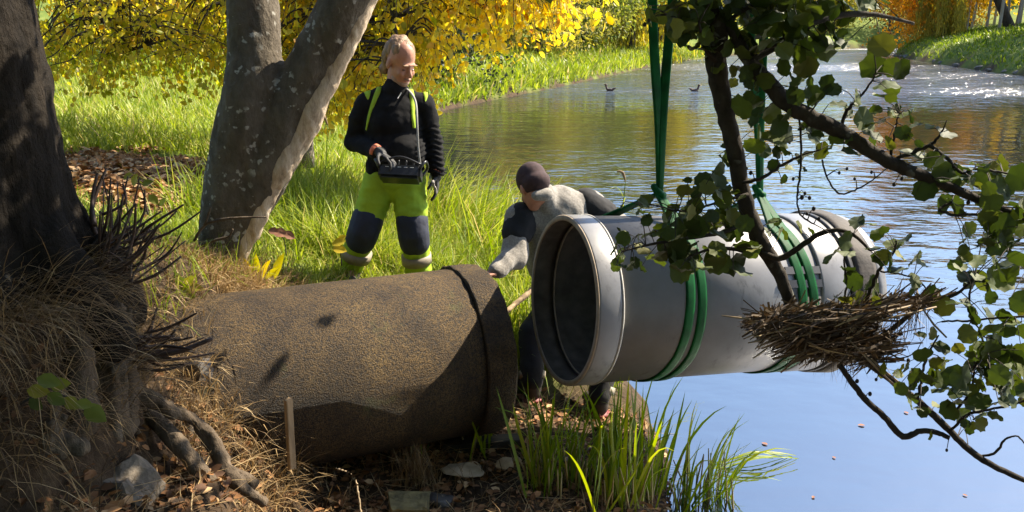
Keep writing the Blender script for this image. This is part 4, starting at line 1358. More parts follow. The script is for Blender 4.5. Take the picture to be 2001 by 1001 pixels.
grass('bank_grass', 'green grass on the shaded slope of the right bank', 14000, 28, 56, 45, 100, lambda x, y: (shore(x, y) > .1) & (shore(x, y) < 16) & (x > 25),
      (.2, .5), (.05, .12), .5, (.2, 1.4), (.35, .2), segs=2)
# reeds along the near shore behind the crouching man: long arching blades
B = scatter(2600, -1.0, .85, 6.0, 9.0, lambda x, y: (shore(x, y) > -.05) & (shore(x, y) < .9))
k = len(B)
me = blades('shore_reeds', B, r.normal(size=k) * .9 - .2, r.uniform(.6, 1.2, k), np.abs(r.normal(size=k)) * .25, r.uniform(.5, 2.4, k), r.uniform(.010, .02, k), np.clip(.62 + .2 * r.normal(size=k), 0, 1), 4)
tag(link('shore_reeds', me, None, M_GRASS), 'long arching reed blades along the shore behind the crouching man', 'reeds', None, 'stuff')
# dry straw on the bank where the pipe comes out
grass('dry_bank_straw', 'tan dry straw covering the bank round the buried pipe end', 7000, -2.3, -.75, 3.0, 5.0,
      lambda x, y: (gz(x, y) > .28) & ~((np.hypot((x + 2.15) / .74, (y - 2.85) / .85) < .9)) & (r.random(len(x)) < .35 + .65 * sstep(-1.9, -1.3, x)),
      (.08, .26), (.002, .006), .7, (.3, 1.9), (.5, .25), M_DRY, 3, (-.6, .9))
grass('dry_straw_clump', 'pale orange straw piled against the foot of the forked tree', 2600, -2.2, -1.25, 4.1, 4.75,
      lambda x, y: np.hypot((x + 1.62) / .34, (y - 4.35) / .3) < 1, (.10, .30), (.002, .006), .6, (.3, 2.0), (.62, .22), M_DRY, 3, (-1.2, .9))
# curtain of dead grass over the mound, left
n = 5200
an = r.uniform(-2.5, .35, n); rad = r.uniform(.55, 1.02, n)
B = np.stack([-2.15 + .74 * rad * np.cos(an), 2.85 + .85 * rad * np.sin(an)], 1)
B = np.column_stack([B, gz(B[:, 0], B[:, 1])])
me = blades('hanging_dead_grass', B, an + .5 * r.normal(size=n), r.uniform(.12, .42, n), r.uniform(.3, 1.5, n), r.uniform(.6, 2.0, n), r.uniform(.0018, .005, n), np.clip(.4 + .25 * r.normal(size=n), 0, 1), 4)
tag(link('hanging_dead_grass', me, None, M_DRY), 'curtain of dead brown grass hanging over the roots at left', 'grass', None, 'stuff')
grass('green_grass_tufts', 'green grass growing between the left trunk and the forked tree', 7000, -3.4, -1.5, 3.6, 5.6, lambda x, y: (gz(x, y) > .95) & (r.random(len(x)) < .3 + .7 * sstep(4.2, 4.8, y)),
      (.12, .34), (.003, .008), .45, (.2, 1.6), (.5, .2), segs=3)
grass('sparse_bank_grass', 'thin dark grass and stalks in the shady foreground', 2600, -1.9, .5, 2.1, 4.0, lambda x, y: (shore(x, y) > .1), (.05, .2), (.002, .005), .6, (.2, 1.8), (.35, .25), M_DRY, 3)


def litter(name, label, n, x0, x1, y0, y1, ok, s, tint):
    B = scatter(n, x0, x1, y0, y1, ok); k = len(B)
    B[:, 2] += .012 + r.random(k) * .02
    d = r.normal(size=(k, 3)); d[:, 2] *= .25; d /= np.linalg.norm(d, axis=1)[:, None]
    u = r.normal(size=(k, 3)) * .35; u[:, 2] += 1; u -= d * (u * d).sum(1)[:, None]; u /= np.linalg.norm(u, axis=1)[:, None]
    me = leaf_mass(name, B, d, u, r.uniform(*s, k), np.clip(tint + .25 * r.normal(size=k), 0, 1))
    return tag(link(name, me, None, M_LITTER), label, 'leaf litter', None, 'stuff')


litter('fallen_leaves', 'carpet of orange-brown fallen leaves under the yellow tree', 14000, -5.5, -1.2, 4.8, 10, lambda x, y: litz(x, y) + .25 * vnoise(x * 2, y * 2) > .2, (.04, .09), .8)
litter('foreground_leaves', 'dead leaves on the bare earth in front of the concrete pipe', 5600, -1.5, .95, 2.3, 4.9, lambda x, y: (shore(x, y) > -.16) & (gz(x, y) < 1.0), (.02, .06), .5)
litter('mound_leaves', 'dead leaves caught on the root mound at left', 1500, -2.6, -1.1, 1.9, 3.3, lambda x, y: gz(x, y) > .5, (.02, .055), .4)
n = 2600   # chips and dead stalks lying on the earth
B = scatter(n, -1.6, .95, 2.3, 4.9, lambda x, y: (shore(x, y) > -.16)); B[:, 2] += .02
me = blades('dead_stalks', B, r.uniform(0, 6.28, n), r.uniform(.06, .28, n), r.uniform(1.2, 1.6, n), r.uniform(-.2, .3, n), r.uniform(.002, .006, n), np.clip(.55 + .25 * r.normal(size=n), 0, 1), 2)
tag(link('dead_stalks', me, None, M_DRY), 'dead reed stalks strewn over the foreground earth', 'stalks', None, 'stuff')

# ================================================================== REED CLUMPS IN FRONT OF THE PIPES
RGR = [(0.0, (0.07, 0.13, 0.012)), (0.5, (0.17, 0.26, 0.02)), (1.0, (0.32, 0.36, 0.04))]
M_REED = leafy('reed_blade', RGR, .42, .4, 'random', 1.4)


def blade_shape(curl, lean, fold=.35, segs=7, kink=None):
    P = [Vector((0, 0, 0))]; a_ = lean
    for i in range(segs):
        t = (i + .5) / segs
        a_ = lean + curl * t ** 1.8
        if kink and t > kink: a_ += 1.1
        P.append(P[-1] + Vector((math.sin(a_), 0, math.cos(a_))) / segs)
    vs, fs = [], []
    for i, p in enumerate(P):
        t = i / segs
        w = .034 * (.55 + .9 * t - 1.42 * t ** 3.2)
        w = max(w, .0006)
        vs += [p + Vector((0, w / 2, w * fold)), p, p + Vector((0, -w / 2, w * fold))]
    for i in range(segs):
        for j in range(2):
            fs.append((i * 3 + j, i * 3 + j + 1, i * 3 + 4 + j, i * 3 + 3 + j))
    me = bpy.data.meshes.new('reed_blade_shape'); me.from_pydata([tuple(v) for v in vs], [], fs)
    for p in me.polygons: p.use_smooth = True
    me.materials.append(M_REED)
    return me


RB = [blade_shape(c_, l_, kink=k_) for c_, l_, k_ in ((.15, .02, None), (.35, .05, None), (.7, .05, None), (1.2, .08, None), (1.7, .1, None), (.5, .04, None), (.1, .0, None))]
M_OLDREED = simple('straw_reed_stem', (0.34, 0.27, 0.12), .6, .3, 20)
CL = [  # base pixel, spread px, blades, height px range, leaning right, label
    ((935, 895), 26, 11, (90, 175), 0, 'sparse green reed clump in front of the concrete pipe end'),
    ((800, 890), 30, 5, (60, 120), 0, 'few thin reed blades against the dark concrete pipe'),
    ((1058, 955), 34, 40, (130, 235), 0, 'green reed clump in front of the gap between the pipes'),
    ((1128, 948), 34, 38, (120, 215), 1, 'dense reed clump below the open pipe mouth'),
    ((1212, 985), 40, 52, (150, 265), 0, 'tall bright reed clump under the grey pipe at the waterline'),
    ((1270, 975), 30, 32, (130, 245), 0, 'upright reeds in shallow water beneath the first sling'),
    ((1385, 975), 48, 40, (90, 240), 2, 'low reed clump leaning right over the water'),
    ((1330, 985), 20, 12, (90, 200), 1, 'thin reeds between the tall clump and the leaning one'),
]
rb = random.Random(9)
for (bx0, by0), sp_, cnt, hr, lr, lab in CL:
    g0 = ground_at(bx0, by0)
    e = empty('reed_clump', g0, lab, 'reeds', 'reed clumps at the water edge')
    for i in range(cnt):
        q = ground_at(bx0 + rb.gauss(0, 1) * sp_ * .6, min(by0 + rb.gauss(0, 1) * 12, 1040))
        q.z = max(float(gz(np.array([q.x]), np.array([q.y]))[0]), -.36) - .02
        h = rb.uniform(*hr) * mpp(q) * 1.08
        if lr == 2:
            me = rb.choice(RB[2:6]); ang = rb.gauss(-.1, .75)
        else:
            me = rb.choice(RB[:4] + RB[5:]); ang = rb.uniform(0, 6.28) if lr == 0 else rb.gauss(-.2, 1.1)
        o = bpy.data.objects.new('blade', me); COL.objects.link(o); o.parent = e
        o.location = q - g0
        o.rotation_euler = (rb.gauss(0, .15), rb.gauss(0, .15), ang)
        o.scale = (h, h * rb.uniform(.6, 1.1) if h > .4 else h * 1.2, h)
    for i in range(cnt // 4):
        q = ground_at(bx0 + rb.gauss(0, 1) * sp_ * .6, min(by0 + rb.gauss(0, 1) * 12, 1040)); h = rb.uniform(.2, .5) * hr[1] * mpp(q)
        t_ = q + Vector((rb.gauss(0, .04), rb.gauss(0, .04), h))
        MB().tube([q - Vector((0, 0, .05)), q.lerp(t_, .5), t_], [.006, .005, .003], 6).build('dead_stem', M_OLDREED, e)
# flat-lying reed bundle reaching right over the water
e = empty('fallen_reed_bundle', ground_at(1400, 925), 'bundle of reeds bent flat over the water pointing right', 'reeds')
for i in range(9):
    a_ = ground_at(1400 + rb.uniform(-20, 20), 925 + rb.uniform(-16, 10)); a_.z = WATER_Z + .02
    b_ = at(1540 + rb.uniform(-40, 22), 893 + rb.uniform(-4, 5), a_.y + .1)
    c_ = a_.lerp(b_, .55) + Vector((0, 0, .04 + rb.uniform(-.02, .03)))
    C = catmull([a_, c_, b_], 5)
    vs, fs = [], []
    for k_, p in enumerate(C):
        w = .013 * (1 - (k_ / (len(C) - 1)) ** 2.2) + .001
        vs += [p + Vector((0, w / 2, .002)), p - Vector((0, 0, .002)), p - Vector((0, w / 2, -.002))]
    for k_ in range(len(C) - 1):
        for j in range(2): fs.append((k_ * 3 + j, k_ * 3 + j + 1, k_ * 3 + 4 + j, k_ * 3 + 3 + j))
    mb = MB(); mb.add(vs, fs); mb.build('blade', M_REED, e)
# tall seed-head reeds: one by the crouching man, one left of the standing man
M_HEAD = simple('reed_seed_head', (0.16, 0.11, 0.06), .9, .3, 40)
for (bx0, by0, Yr), tipp, lab in (((1195, 440, 5.6), (1222, 355), 'single reed with nodding leaves right of the crouching man'), ((615, 470, 5.6), (640, 245), 'slim reed stalk with seed head left of the standing man')):
    a_ = at(bx0, by0 + 60, Yr); t_ = at(*tipp, Yr)
    e = empty('reed_stalk', a_, lab, 'reed')
    C = catmull([a_, a_.lerp(t_, .5) + Vector((.02, 0, 0)), t_], 6)
    MB().tube(C, lerp_list([.005, .004, .0025], len(C)), 6).build('stem', M_REED, e)
    MB().tube(catmull([t_, t_ + Vector((-.02, 0, .06)), t_ + Vector((-.06, 0, .07))], 4), lerp_list([.004, .011, .002], 9), 6, jitter=.3).build('seed_head', M_HEAD, e)
    for k_ in range(5):
        p = C[3 + k_ * 2 if 3 + k_ * 2 < len(C) else -1]
        o = bpy.data.objects.new('blade', RB[3 + k_ % 2]); COL.objects.link(o); o.parent = e
        o.location = p - a_; h = rb.uniform(.16, .3); o.scale = (h, h * .6, h); o.rotation_euler = (0, .5, rb.uniform(0, 6.28))
# dry tuft in front of the pipe
q = ground_at(815, 945)
n = 240
B = np.array([tuple(q)] * n) + r.normal(size=(n, 3)) * np.array([.05, .04, .0])
me = blades('dry_grass_tuft', B, r.uniform(0, 6.28, n), r.uniform(.10, .28, n), np.abs(r.normal(size=n)) * .25, r.uniform(.1, 1.3, n), r.uniform(.0016, .004, n), np.clip(.35 + .2 * r.normal(size=n), 0, 1), 4)
tag(link('dry_grass_tuft', me, None, M_DRY), 'brown dry grass tuft in front of the concrete pipe', 'grass tuft')

# ================================================================== SMALL THINGS ON THE BANK
rs_ = random.Random(8)
M_WOOD = simple('fresh_sawn_wood', (0.46, 0.33, 0.19), .7, .25, 6, .4, .003, 60, stretch=(6, 6, .6))
M_STAKE = simple('stake_wood', (0.26, 0.175, 0.09), .8, .35, 6, .5, .003, 60, stretch=(6, 6, .6))
M_MOSSY = simple('mossy_timber', (0.12, 0.10, 0.04), .9, .5, 18, .8, .01, 40)
M_DARKWOOD = simple('wet_dark_timber', (0.03, 0.025, 0.02), .6, .4, 10, .5, .006, 30, stretch=(.4, 3, 3))
M_STONE = simple('pale_grey_stone', (0.12, 0.098, 0.072), .85, .45, 9, .9, .02, 14)
M_STONE2 = simple('dark_wet_stone', (0.06, 0.055, 0.05), .6, .5, 9, .8, .015, 18)
M_STONE3 = simple('bank_stone', (0.13, 0.12, 0.10), .9, .4, 6)
M_SAND = simple('buff_stone', (0.42, 0.33, 0.23), .9, .3, 12, .5, .008, 30)


def timber(name, label, cat, a, b, w, t, mat, up=(0, 0, 1), chips=True):
    a, b = Vector(a), Vector(b)
    d = (b - a); L = d.length; d.normalize()
    u = Vector(up); u = (u - d * u.dot(d)).normalized(); s = d.cross(u)
    n = 7; vs, fs = [], []
    for i in range(n):
        p = a + d * (L * i / (n - 1))
        j = lambda: random.uniform(-.03, .03) * min(w, t)
        for x, y in ((-1, -.85), (-.85, -1), (.85, -1), (1, -.85), (1, .85), (.85, 1), (-.85, 1), (-1, .85)):
            vs.append(p + s * (w / 2 * x + j()) + u * (t / 2 * y + j()) + d * (random.uniform(-.25, .25) * t if i in (0, n - 1) else 0))
    for i in range(n - 1):
        for j in range(8): fs.append((i * 8 + j, i * 8 + (j + 1) % 8, i * 8 + 8 + (j + 1) % 8, i * 8 + 8 + j))
    fs.append(tuple(range(8))); fs.append(tuple((n - 1) * 8 + j for j in range(8)))
    mb = MB(); mb.add(vs, fs)
    return tag(mb.build(name, mat, None, False), label, cat)


def rock(name, label, c, rad, mat, seed, flat=1.0, sharp=.28, cat='stone'):
    bm = bmesh.new(); bmesh.ops.create_icosphere(bm, subdivisions=4, radius=1)
    co = np.array([tuple(v.co) for v in bm.verts])
    s = seed * 13.7
    # faceted: cut by a few random planes, then roughen
    rg = np.random.default_rng(seed)
    for _ in range(9):
        nn = rg.normal(size=3); nn /= np.linalg.norm(nn); dd = rg.uniform(.55, .85)
        over = np.maximum((co @ nn) - dd, 0)
        co = co - over[:, None] * nn
    co *= (1 + sharp * .35 * fbm(co[:, 0] * 1.6 + s, co[:, 1] * 1.6, co[:, 2] * 1.6, 4) + .03 * fbm(co[:, 0] * 7 + s, co[:, 1] * 7, co[:, 2] * 7, 3))[:, None]
    co *= np.array(rad)
    for v_, q in zip(bm.verts, co): v_.co = Vector(q)
    me = bpy.data.meshes.new(name); bm.to_mesh(me); bm.free()
    o = link(name, me, None, mat); o.location = c
    o.rotation_euler = (0, 0, seed)
    return tag(o, label, cat)


q = at(567, 868, 3.42); tp = at(563, 780, 3.45)
timber('wooden_stake', 'pale sawn wooden stake standing against the concrete pipe', 'stake', q - Vector((0, 0, .12)), tp, .036, .02, M_STAKE, (1, -.6, 0))
a_ = ground_at(765, 1004); b_ = ground_at(838, 1004)
timber('timber_block', 'mossy end of a cut timber at the bottom edge', 'timber', a_ + Vector((0, -.02, .04)), b_ + Vector((0, -.02, .04)), .16, .09, M_MOSSY)
a_ = ground_at(868, 884); b_ = ground_at(1018, 884)
timber('wet_plank', 'dark wet plank lying below the concrete pipe end', 'plank', a_ + Vector((0, 0, .03)), b_ + Vector((0, .06, .03)), .09, .05, M_DARKWOOD)
for i, (px, py, s, mt, lab, fl) in enumerate([
    (925, 862, (.14, .07, .02), M_SAND, 'flat buff stone lit by the sun behind the dark plank', .4),
    (905, 925, (.12, .09, .025), M_SAND, 'flat buff stone in front of the dark plank', .4),
    (988, 918, (.055, .045, .04), M_SAND, 'rounded pale stone left of the reed clump', 1),
    (1012, 905, (.035, .03, .025), M_SAND, 'small pale stone beside the rounded one', 1),
    (1165, 938, (.06, .05, .055), M_STONE2, 'dark rounded stone between the reeds', 1),
    (1100, 905, (.05, .04, .03), M_STONE2, 'small dark stone behind the reeds below the pipe mouth', 1),
    (1215, 935, (.035, .03, .03), M_SAND, 'small pale stone at the foot of the tall reeds', 1),
    (860, 985, (.08, .06, .035), M_STONE2, 'dark flat stone beside the mossy timber', .5),
    (395, 745, (.10, .09, .065), M_STONE2, 'dark stone lodged in the bank above the fallen pole', 1),
    (372, 850, (.035, .03, .06), M_STONE, 'small upright pale stone behind the fallen pole', 1)]):
    q = ground_at(px, py)
    rock('stone', lab, q + Vector((0, 0, s[2] * .35)), s, mt, 30 + i)
rock('boulder', 'grey angular boulder at the bottom left corner', at(212, 985, 2.64), (.17, .15, .19), M_STONE, 3, sharp=.6, cat='boulder')
rock('boulder', 'mossy grey boulder at the left bottom edge beside the angular one', at(40, 1010, 2.45), (.16, .14, .10), M_STONE2, 4, sharp=.5, cat='boulder')


def pole(name, label, pl, rr_, mat, cat):
    C = catmull([at(*q) for q in pl], 8)
    mb = MB().tube(C, lerp_list(rr_, len(C)), 12, jitter=.05)
    o = remeshed(name, mb, mat, None, .008, 2, lambda co: .004 * fbm(co[:, 0] * 25, co[:, 1] * 25, co[:, 2] * 10, 3))
    return tag(o, label, cat)


pole('fallen_pole', 'smooth grey fallen branch leaning down from the roots', [(258, 770, 3.0), (300, 815, 2.95), (350, 870, 2.88), (395, 925, 2.82), (440, 975, 2.78)], (.030, .034, .034, .032, .028), M_ROOT, 'branch')
pole('short_log', 'short log end lying right of the fallen branch', [(440, 915, 3.0), (470, 930, 2.98), (500, 950, 2.95)], (.022, .024, .024), M_ROOT, 'log')
pole('bare_stick', 'thin pale bent stick on the dark earth at the bottom', [(655, 915, 3.25), (690, 930, 3.2), (700, 965, 3.15), (706, 1010, 3.1)], (.003, .005, .006, .007), M_STALK, 'stick')
pole('tool_handle', 'wooden tool handle between the two pipes', [(985, 612, 4.72), (1010, 592, 4.78), (1045, 562, 4.86), (1075, 540, 4.92)], (.018, .018, .018, .018), M_WOOD, 'handle')

# rotten pale wood showing in the root face
M_ROT = bark('rotten_pale_wood', (0.03, 0.022, 0.016), (0.17, 0.14, 0.10), None, 1.3, 1.0, .03, .6, .35)
for i, (px, py, sx, sy, yy_) in enumerate(((185, 650, 42, 80, 2.80), (222, 760, 34, 90, 2.78), (100, 850, 60, 60, 2.50), (212, 850, 40, 50, 2.72), (245, 640, 30, 60, 2.92))):
    c0 = at(px, py, yy_); k0 = mpp(c0); mb = MB()
    for k in range(5):
        mb.capsule(c0 + Vector((rs_.gauss(0, sx * k0 * .3), rs_.gauss(0, .015), sy * k0 * .5)), sx * k0 * .22, c0 + Vector((rs_.gauss(0, sx * k0 * .4), rs_.gauss(0, .02), -sy * k0 * .55)), sx * k0 * .26, 10)
    remeshed('rotten_wood', mb, M_ROT, big, .009, 1, lambda co: .016 * fbm(co[:, 0] * 24, co[:, 1] * 24, co[:, 2] * 9, 4))
# ---- dark shoots sprouting from the foot of the big tree
M_SHOOT = simple('dark_brown_shoot', (0.04, 0.021, 0.013), .7, .4, 25)
sh = empty('stump_shoots', at(235, 620, 3.1), 'bundle of dark reddish cut shoots sprouting beside the big trunk', 'shoots')
rs = random.Random(4)
spec = [(190, 470, 208, 330, 13), (185, 440, 190, 340, 12), (215, 470, 250, 345, 7), (200, 420, 240, 360, 8), (225, 480, 240, 380, 7)]
for i in range(44):
    bx0 = rs.uniform(190, 265); by0 = rs.uniform(470, 570); an = rs.uniform(-.15, 1.15); L = rs.uniform(60, 150)
    spec.append((bx0, by0, bx0 + math.sin(an) * L, by0 - math.cos(an) * L, rs.uniform(4, 9)))
for i in range(16):
    bx0 = rs.uniform(240, 285); by0 = rs.uniform(640, 720); an = rs.uniform(.4, 1.75); L = rs.uniform(70, 150)
    spec.append((bx0, by0, bx0 + math.sin(an) * L, by0 - math.cos(an) * L, rs.uniform(4, 10)))
spec.append((265, 700, 415, 662, 17)); spec.append((262, 705, 420, 690, 9))
for (x0, y0, x1, y1, w) in spec:
    Ys = rs.uniform(2.85, 3.15)
    a_ = at(x0, y0, Ys); b_ = at(x1, y1, Ys + rs.uniform(-.12, .12))
    mid = a_.lerp(b_, .5) + Vector((rs.gauss(0, .02), rs.gauss(0, .02), -.012))
    C = catmull([a_, mid, b_], 4)
    rad = w / 2 * .72 * mpp(a_)
    MB().tube(C, lerp_list([rad * 1.15, rad, rad * .6], len(C)), 6, jitter=.15).build('shoot', M_SHOOT, sh)
# stub wood the shoots grow from
mb = MB()
for x, y, w in ((215, 560, 60), (235, 620, 60), (250, 690, 55), (225, 510, 50), (200, 480, 40)):
    mb.ell(at(x, y, 3.05), (w * .5 * .0019, .09, w * .75 * .0019))
remeshed('burl', mb, M_BARK1, sh, .014, 3, lambda co: .02 * fbm(co[:, 0] * 14, co[:, 1] * 14, co[:, 2] * 14, 4))


# ---- broad-leaved sprigs
def sprig(name, label, stem, leaves, mat, Y, cat='plant', wid=1.0, size=None):
    e = empty(name, at(stem[0][0], stem[0][1], Y), label, cat)
    C = catmull([at(x, y, Y + .02 * i) for i, (x, y) in enumerate(stem)], 5)
    MB().tube(C, lerp_list([.004, .002], len(C)), 5).build('stem', M_TWIG, e)
    for (x, y, ang, s) in leaves:
        p = at(x, y, Y + rs.uniform(-.04, .04)); sz = s * mpp(p) * .95
        d = Vector((math.cos(ang), rs.uniform(-.3, .1), -math.sin(ang))).normalized()
        u = Vector((rs.uniform(-.3, .5), -.8, .6)); u = (u - d * u.dot(d)).normalized(); w = u.cross(d)
        me = np_mesh('leaf', [tuple(d * (v_[0] * sz) + w * (v_[1] * sz * wid) + u * (v_[2] * sz)) for v_ in LEAF_BIG], LEAF_BIG_F)
        o = link('leaf', me, e, mat); o.location = p - d * sz * .5
    return e


SPR = [(0.0, (0.06, 0.09, 0.015)), (0.5, (0.14, 0.17, 0.03)), (1.0, (0.34, 0.29, 0.04))]
M_SPRIG = leafy('sprig_leaf', SPR, .45, .45, 'random', 1.4)
M_YPLANT = leafy('yellow_plant_leaf', [(0, (.40, .38, .04)), (.6, (.55, .48, .05)), (1, (.6, .42, .04))], .45, .5, 'random', 1.3)
M_DRYLEAF = simple('dry_brown_leaf', (0.20, 0.09, 0.05), .8, .4, 20)
sprig('leafy_sprig', 'small sprig with green and yellow leaves in front of the roots', [(40, 790), (90, 765), (140, 780), (185, 800)],
      [(95, 745, .3, 50), (118, 752, -.2, 46), (75, 765, .1, 48), (110, 780, .5, 44), (140, 788, .5, 42), (165, 790, .2, 36), (186, 808, .55, 58), (70, 790, .9, 36)], M_SPRIG, 2.35)
sprig('yellow_plant', 'low yellow-green plant in the grass above the buried pipe', [(500, 560), (500, 530), (498, 512)],
      [(470, 530, -2.2, 46), (485, 525, -1.9, 50), (502, 520, -1.5, 56), (520, 526, -1.1, 50), (532, 534, -.7, 44), (455, 540, -2.6, 40), (510, 538, -1.3, 40), (545, 520, -1.2, 60), (490, 540, -1.7, 44)], M_YPLANT, 4.62, wid=.5)
sprig('yellow_leaf_sprig', 'bright yellow autumn leaves hanging left of the man\'s knee', [(668, 520), (664, 490), (655, 472)], [(662, 474, -.25, 30), (664, 488, .15, 32), (668, 466, -.6, 22)], M_YPLANT, 4.9)
sprig('green_leaf_plant', 'broad pale green leaves between the shoots and the forked tree', [(290, 420), (280, 380), (270, 350)], [(264, 352, -1.2, 30), (288, 358, -.3, 26), (300, 390, .9, 28), (250, 345, 2.6, 24), (318, 395, -.9, 22)], M_SPRIG, 3.9)
sprig('brown_leaf_sprig', 'withered dark brown leaf in the grass right of the forked trunk', [(560, 500), (555, 470), (545, 455)], [(548, 456, 0.2, 34), (565, 460, .5, 28), (535, 452, .1, 26)], M_DRYLEAF, 4.9)
sprig('bank_fern', 'green leafy clump on the bank above the concrete pipe', [(350, 600), (352, 570), (360, 550)],
      [(335, 560, 2.9, 40), (350, 548, -1.8, 44), (368, 552, -.8, 46), (380, 562, .2, 42), (345, 572, 2.4, 36), (365, 572, .6, 40), (325, 575, 2.6, 30)], M_SPRIG, 3.85, wid=.7)

# ---- ducks far out on the water
M_DUCK = simple('brown_duck', (0.05, 0.028, 0.022), .7, .4, 20)
M_BILL = simple('duck_bill', (0.25, 0.18, 0.05), .5, .1, 20)
for i, (px, py, hd, lab) in enumerate(((1192, 178, 2.7, 'small dark duck swimming left of the slings'), (1333, 163, 2.9, 'farthest small duck just right of the slings'), (1357, 179, 0.2, 'dark duck on the bright water beside the alder limb'))):
    q = ground_at(px, py); q.z = WATER_Z
    e = empty('duck', q, lab, 'duck', 'ducks on the river')
    f_ = Vector((math.cos(hd), math.sin(hd), 0))
    R = Matrix.Rotation(hd, 3, 'Z')
    mb = MB()
    mb.ell(q + Vector((0, 0, .04)), (.17, .08, .07), R); mb.capsule(q - f_ * .16 + Vector((0, 0, .09)), .05, q - f_ * .27 + Vector((0, 0, .13)), .02)
    mb.capsule(q + f_ * .15 + Vector((0, 0, .1)), .05, q + f_ * .19 + Vector((0, 0, .22)), .04); mb.ell(q + f_ * .2 + Vector((0, 0, .25)), (.065, .05, .05), R)
    remeshed('body', mb, M_DUCK, e, .015, 3)
    MB().capsule(q + f_ * .25 + Vector((0, 0, .245)), .018, q + f_ * .31 + Vector((0, 0, .235)), .014).build('bill', M_BILL, e)
# ---- stones along the right bank
for i in range(16):
    Yb = 50 + i * 2.2 + rs.uniform(-.6, .6)
    xs = np.linspace(25, 50, 400); dsh = shore(xs, np.full(400, Yb)); x = xs[np.argmax((dsh > -.1) & (xs > 27))]
    s_ = rs.uniform(.12, .42)
    o = rock('shore_stone', 'stone', (x + rs.uniform(-.2, .6), Yb, WATER_Z + .12), (s_, s_ * .8, s_ * .5), M_STONE3, 60 + i)
    o['label'] = 'grey stone at the water edge of the right bank'; o['group'] = 'stones along the right bank'
# ---- leaves floating on the near water
for i, (px, py, s_, lab) in enumerate(((1690, 835, .05, 'dark leaf floating below the alder branch'), (1632, 900, .03, 'small brown leaf floating in front of the fallen reeds'), (1500, 872, .045, 'curled brown leaf floating beside the leaning reeds'),
                                       (1590, 972, .03, 'small leaf floating near the bottom edge'), (1775, 810, .04, 'pale leaf floating under the lower alder limb'), (1880, 970, .03, 'small leaf floating in the bottom right corner'))):
    q = ground_at(px, py); q.z = WATER_Z + .006
    o = link('floating_leaf', np_mesh('floating_leaf', LEAF_BIG * s_ * np.array([1, 1, .6]), LEAF_BIG_F), None, M_DRYLEAF)
    o.location = q; o.rotation_euler = (0, 0, rs.uniform(0, 6.28)); tag(o, lab, 'leaf')

# ================================================================== PEOPLE
M_SKIN = simple('ruddy_skin', (0.36, 0.165, 0.10), .55, .12, 30, .1, .001, 150)
M_HAIR = simple('fair_brown_hair', (0.19, 0.11, 0.05), .55, .55, 22, .8, .006, 45, stretch=(3, 3, 1))
M_BEARD = simple('grey_stubble', (0.27, 0.17, 0.12), .8, .3, 60, .5, .002, 200)
M_JACKET = simple('black_fleece', (0.0085, 0.0085, 0.009), .95, .4, 12, .7, .012, 9, spec=.15)
M_HIVIS = simple('hi_vis_cloth', (0.27, 0.40, 0.03), .8, .12, 10, .5, .012, 11, spec=.2)
M_NAVYC = simple('navy_cloth', (0.010, 0.014, 0.032), .75, .3, 14, .5, .01, 14)
M_REFL = simple('dirty_reflective_band', (0.22, 0.19, 0.14), .6, .2, 12)
M_GLOVE = simple('black_work_glove', (0.012, 0.012, 0.012), .7, .3, 30, .3, .003, 60)
M_GLOVEP = simple('grey_glove_palm', (0.33, 0.30, 0.26), .8, .2, 30)
M_CUFF = simple('orange_cuff', (0.50, 0.13, 0.06), .8, .2, 20)
M_BOOT = simple('dark_boot', (0.03, 0.022, 0.016), .7, .3, 20, .3)
M_LIP = simple('lip', (0.38, 0.13, 0.10), .5, .1, 20)
M_EYE = simple('dark_eye', (0.02, 0.015, 0.012), .25, .1, 20)
M_PLASTIC = simple('black_plastic', (0.010, 0.010, 0.011), .35, .3, 20)
M_WHITE = simple('white_marking', (0.75, 0.75, 0.72), .5, .05, 20)
M_STRAP = simple('grey_strap', (0.20, 0.20, 0.19), .7, .2, 40)
m, nt, b = new_mat('grey_marl_fleece')
v = coords(nt)
nt.links.new(ramp(nt, noise(nt, v, 90, 5, .7), [(0.3, (0.12, 0.108, 0.092)), (0.7, (0.28, 0.26, 0.23))]), b.inputs['Base Color'])
b.inputs['Roughness'].default_value = .95; b.inputs['Sheen Weight'].default_value = .25
h_ = bump(nt, None, noise(nt, v, 7, 3), .6, .02); bump(nt, b, noise(nt, v, 220, 3), .6, .003, h_)
M_MARL = m
M_BEANIE = simple('dark_maroon_knit', (0.035, 0.017, 0.018), .9, .3, 40, .6, .003, 140)
M_BLACKC = simple('black_work_cloth', (0.008, 0.008, 0.009), .9, .3, 14, .5, .01, 14)
M_RED = simple('red_trim', (0.16, 0.012, 0.012), .6, .2, 20)


def head_frame(f, roll=0.0):
    f = Vector(f).normalized()
    u = Vector((0, 0, 1)); u = (u - f * u.dot(f)).normalized()
    s = f.cross(u)
    R = Matrix((f, s, u)).transposed()
    if roll: R = Matrix.Rotation(roll, 3, f) @ R
    return R


def head_pieces(mb, c, R, k=1.0):
    L = lambda x, y, z: Vector(c) + R @ (Vector((x, y, z)) * k)
    E_ = lambda p, r_: mb.ell(L(*p), tuple(q * k for q in r_), R, 18, 12)
    E_((-.012, 0, .038), (.100, .078, .100)); E_((.028, 0, -.035), (.068, .064, .085)); E_((.058, 0, -.100), (.034, .040, .028)); E_((.035, 0, -.075), (.055, .056, .045))
    E_((.083, 0, .022), (.018, .050, .011)); E_((.072, .036, -.035), (.022, .022, .022)); E_((.072, -.036, -.035), (.022, .022, .022))
    mb.capsule(L(.092, 0, .004), .009 * k, L(.118, 0, -.034), .0145 * k, 10); E_((.103, .012, -.040), (.012, .009, .008)); E_((.103, -.012, -.040), (.012, .009, .008))
    E_((.084, 0, -.070), (.016, .026, .014))
    for sg in (1, -1):
        E_((-.008, sg * .080, -.012), (.022, .010, .034)); E_((.074, sg * .031, -.004), (.013, .016, .009))
    return L


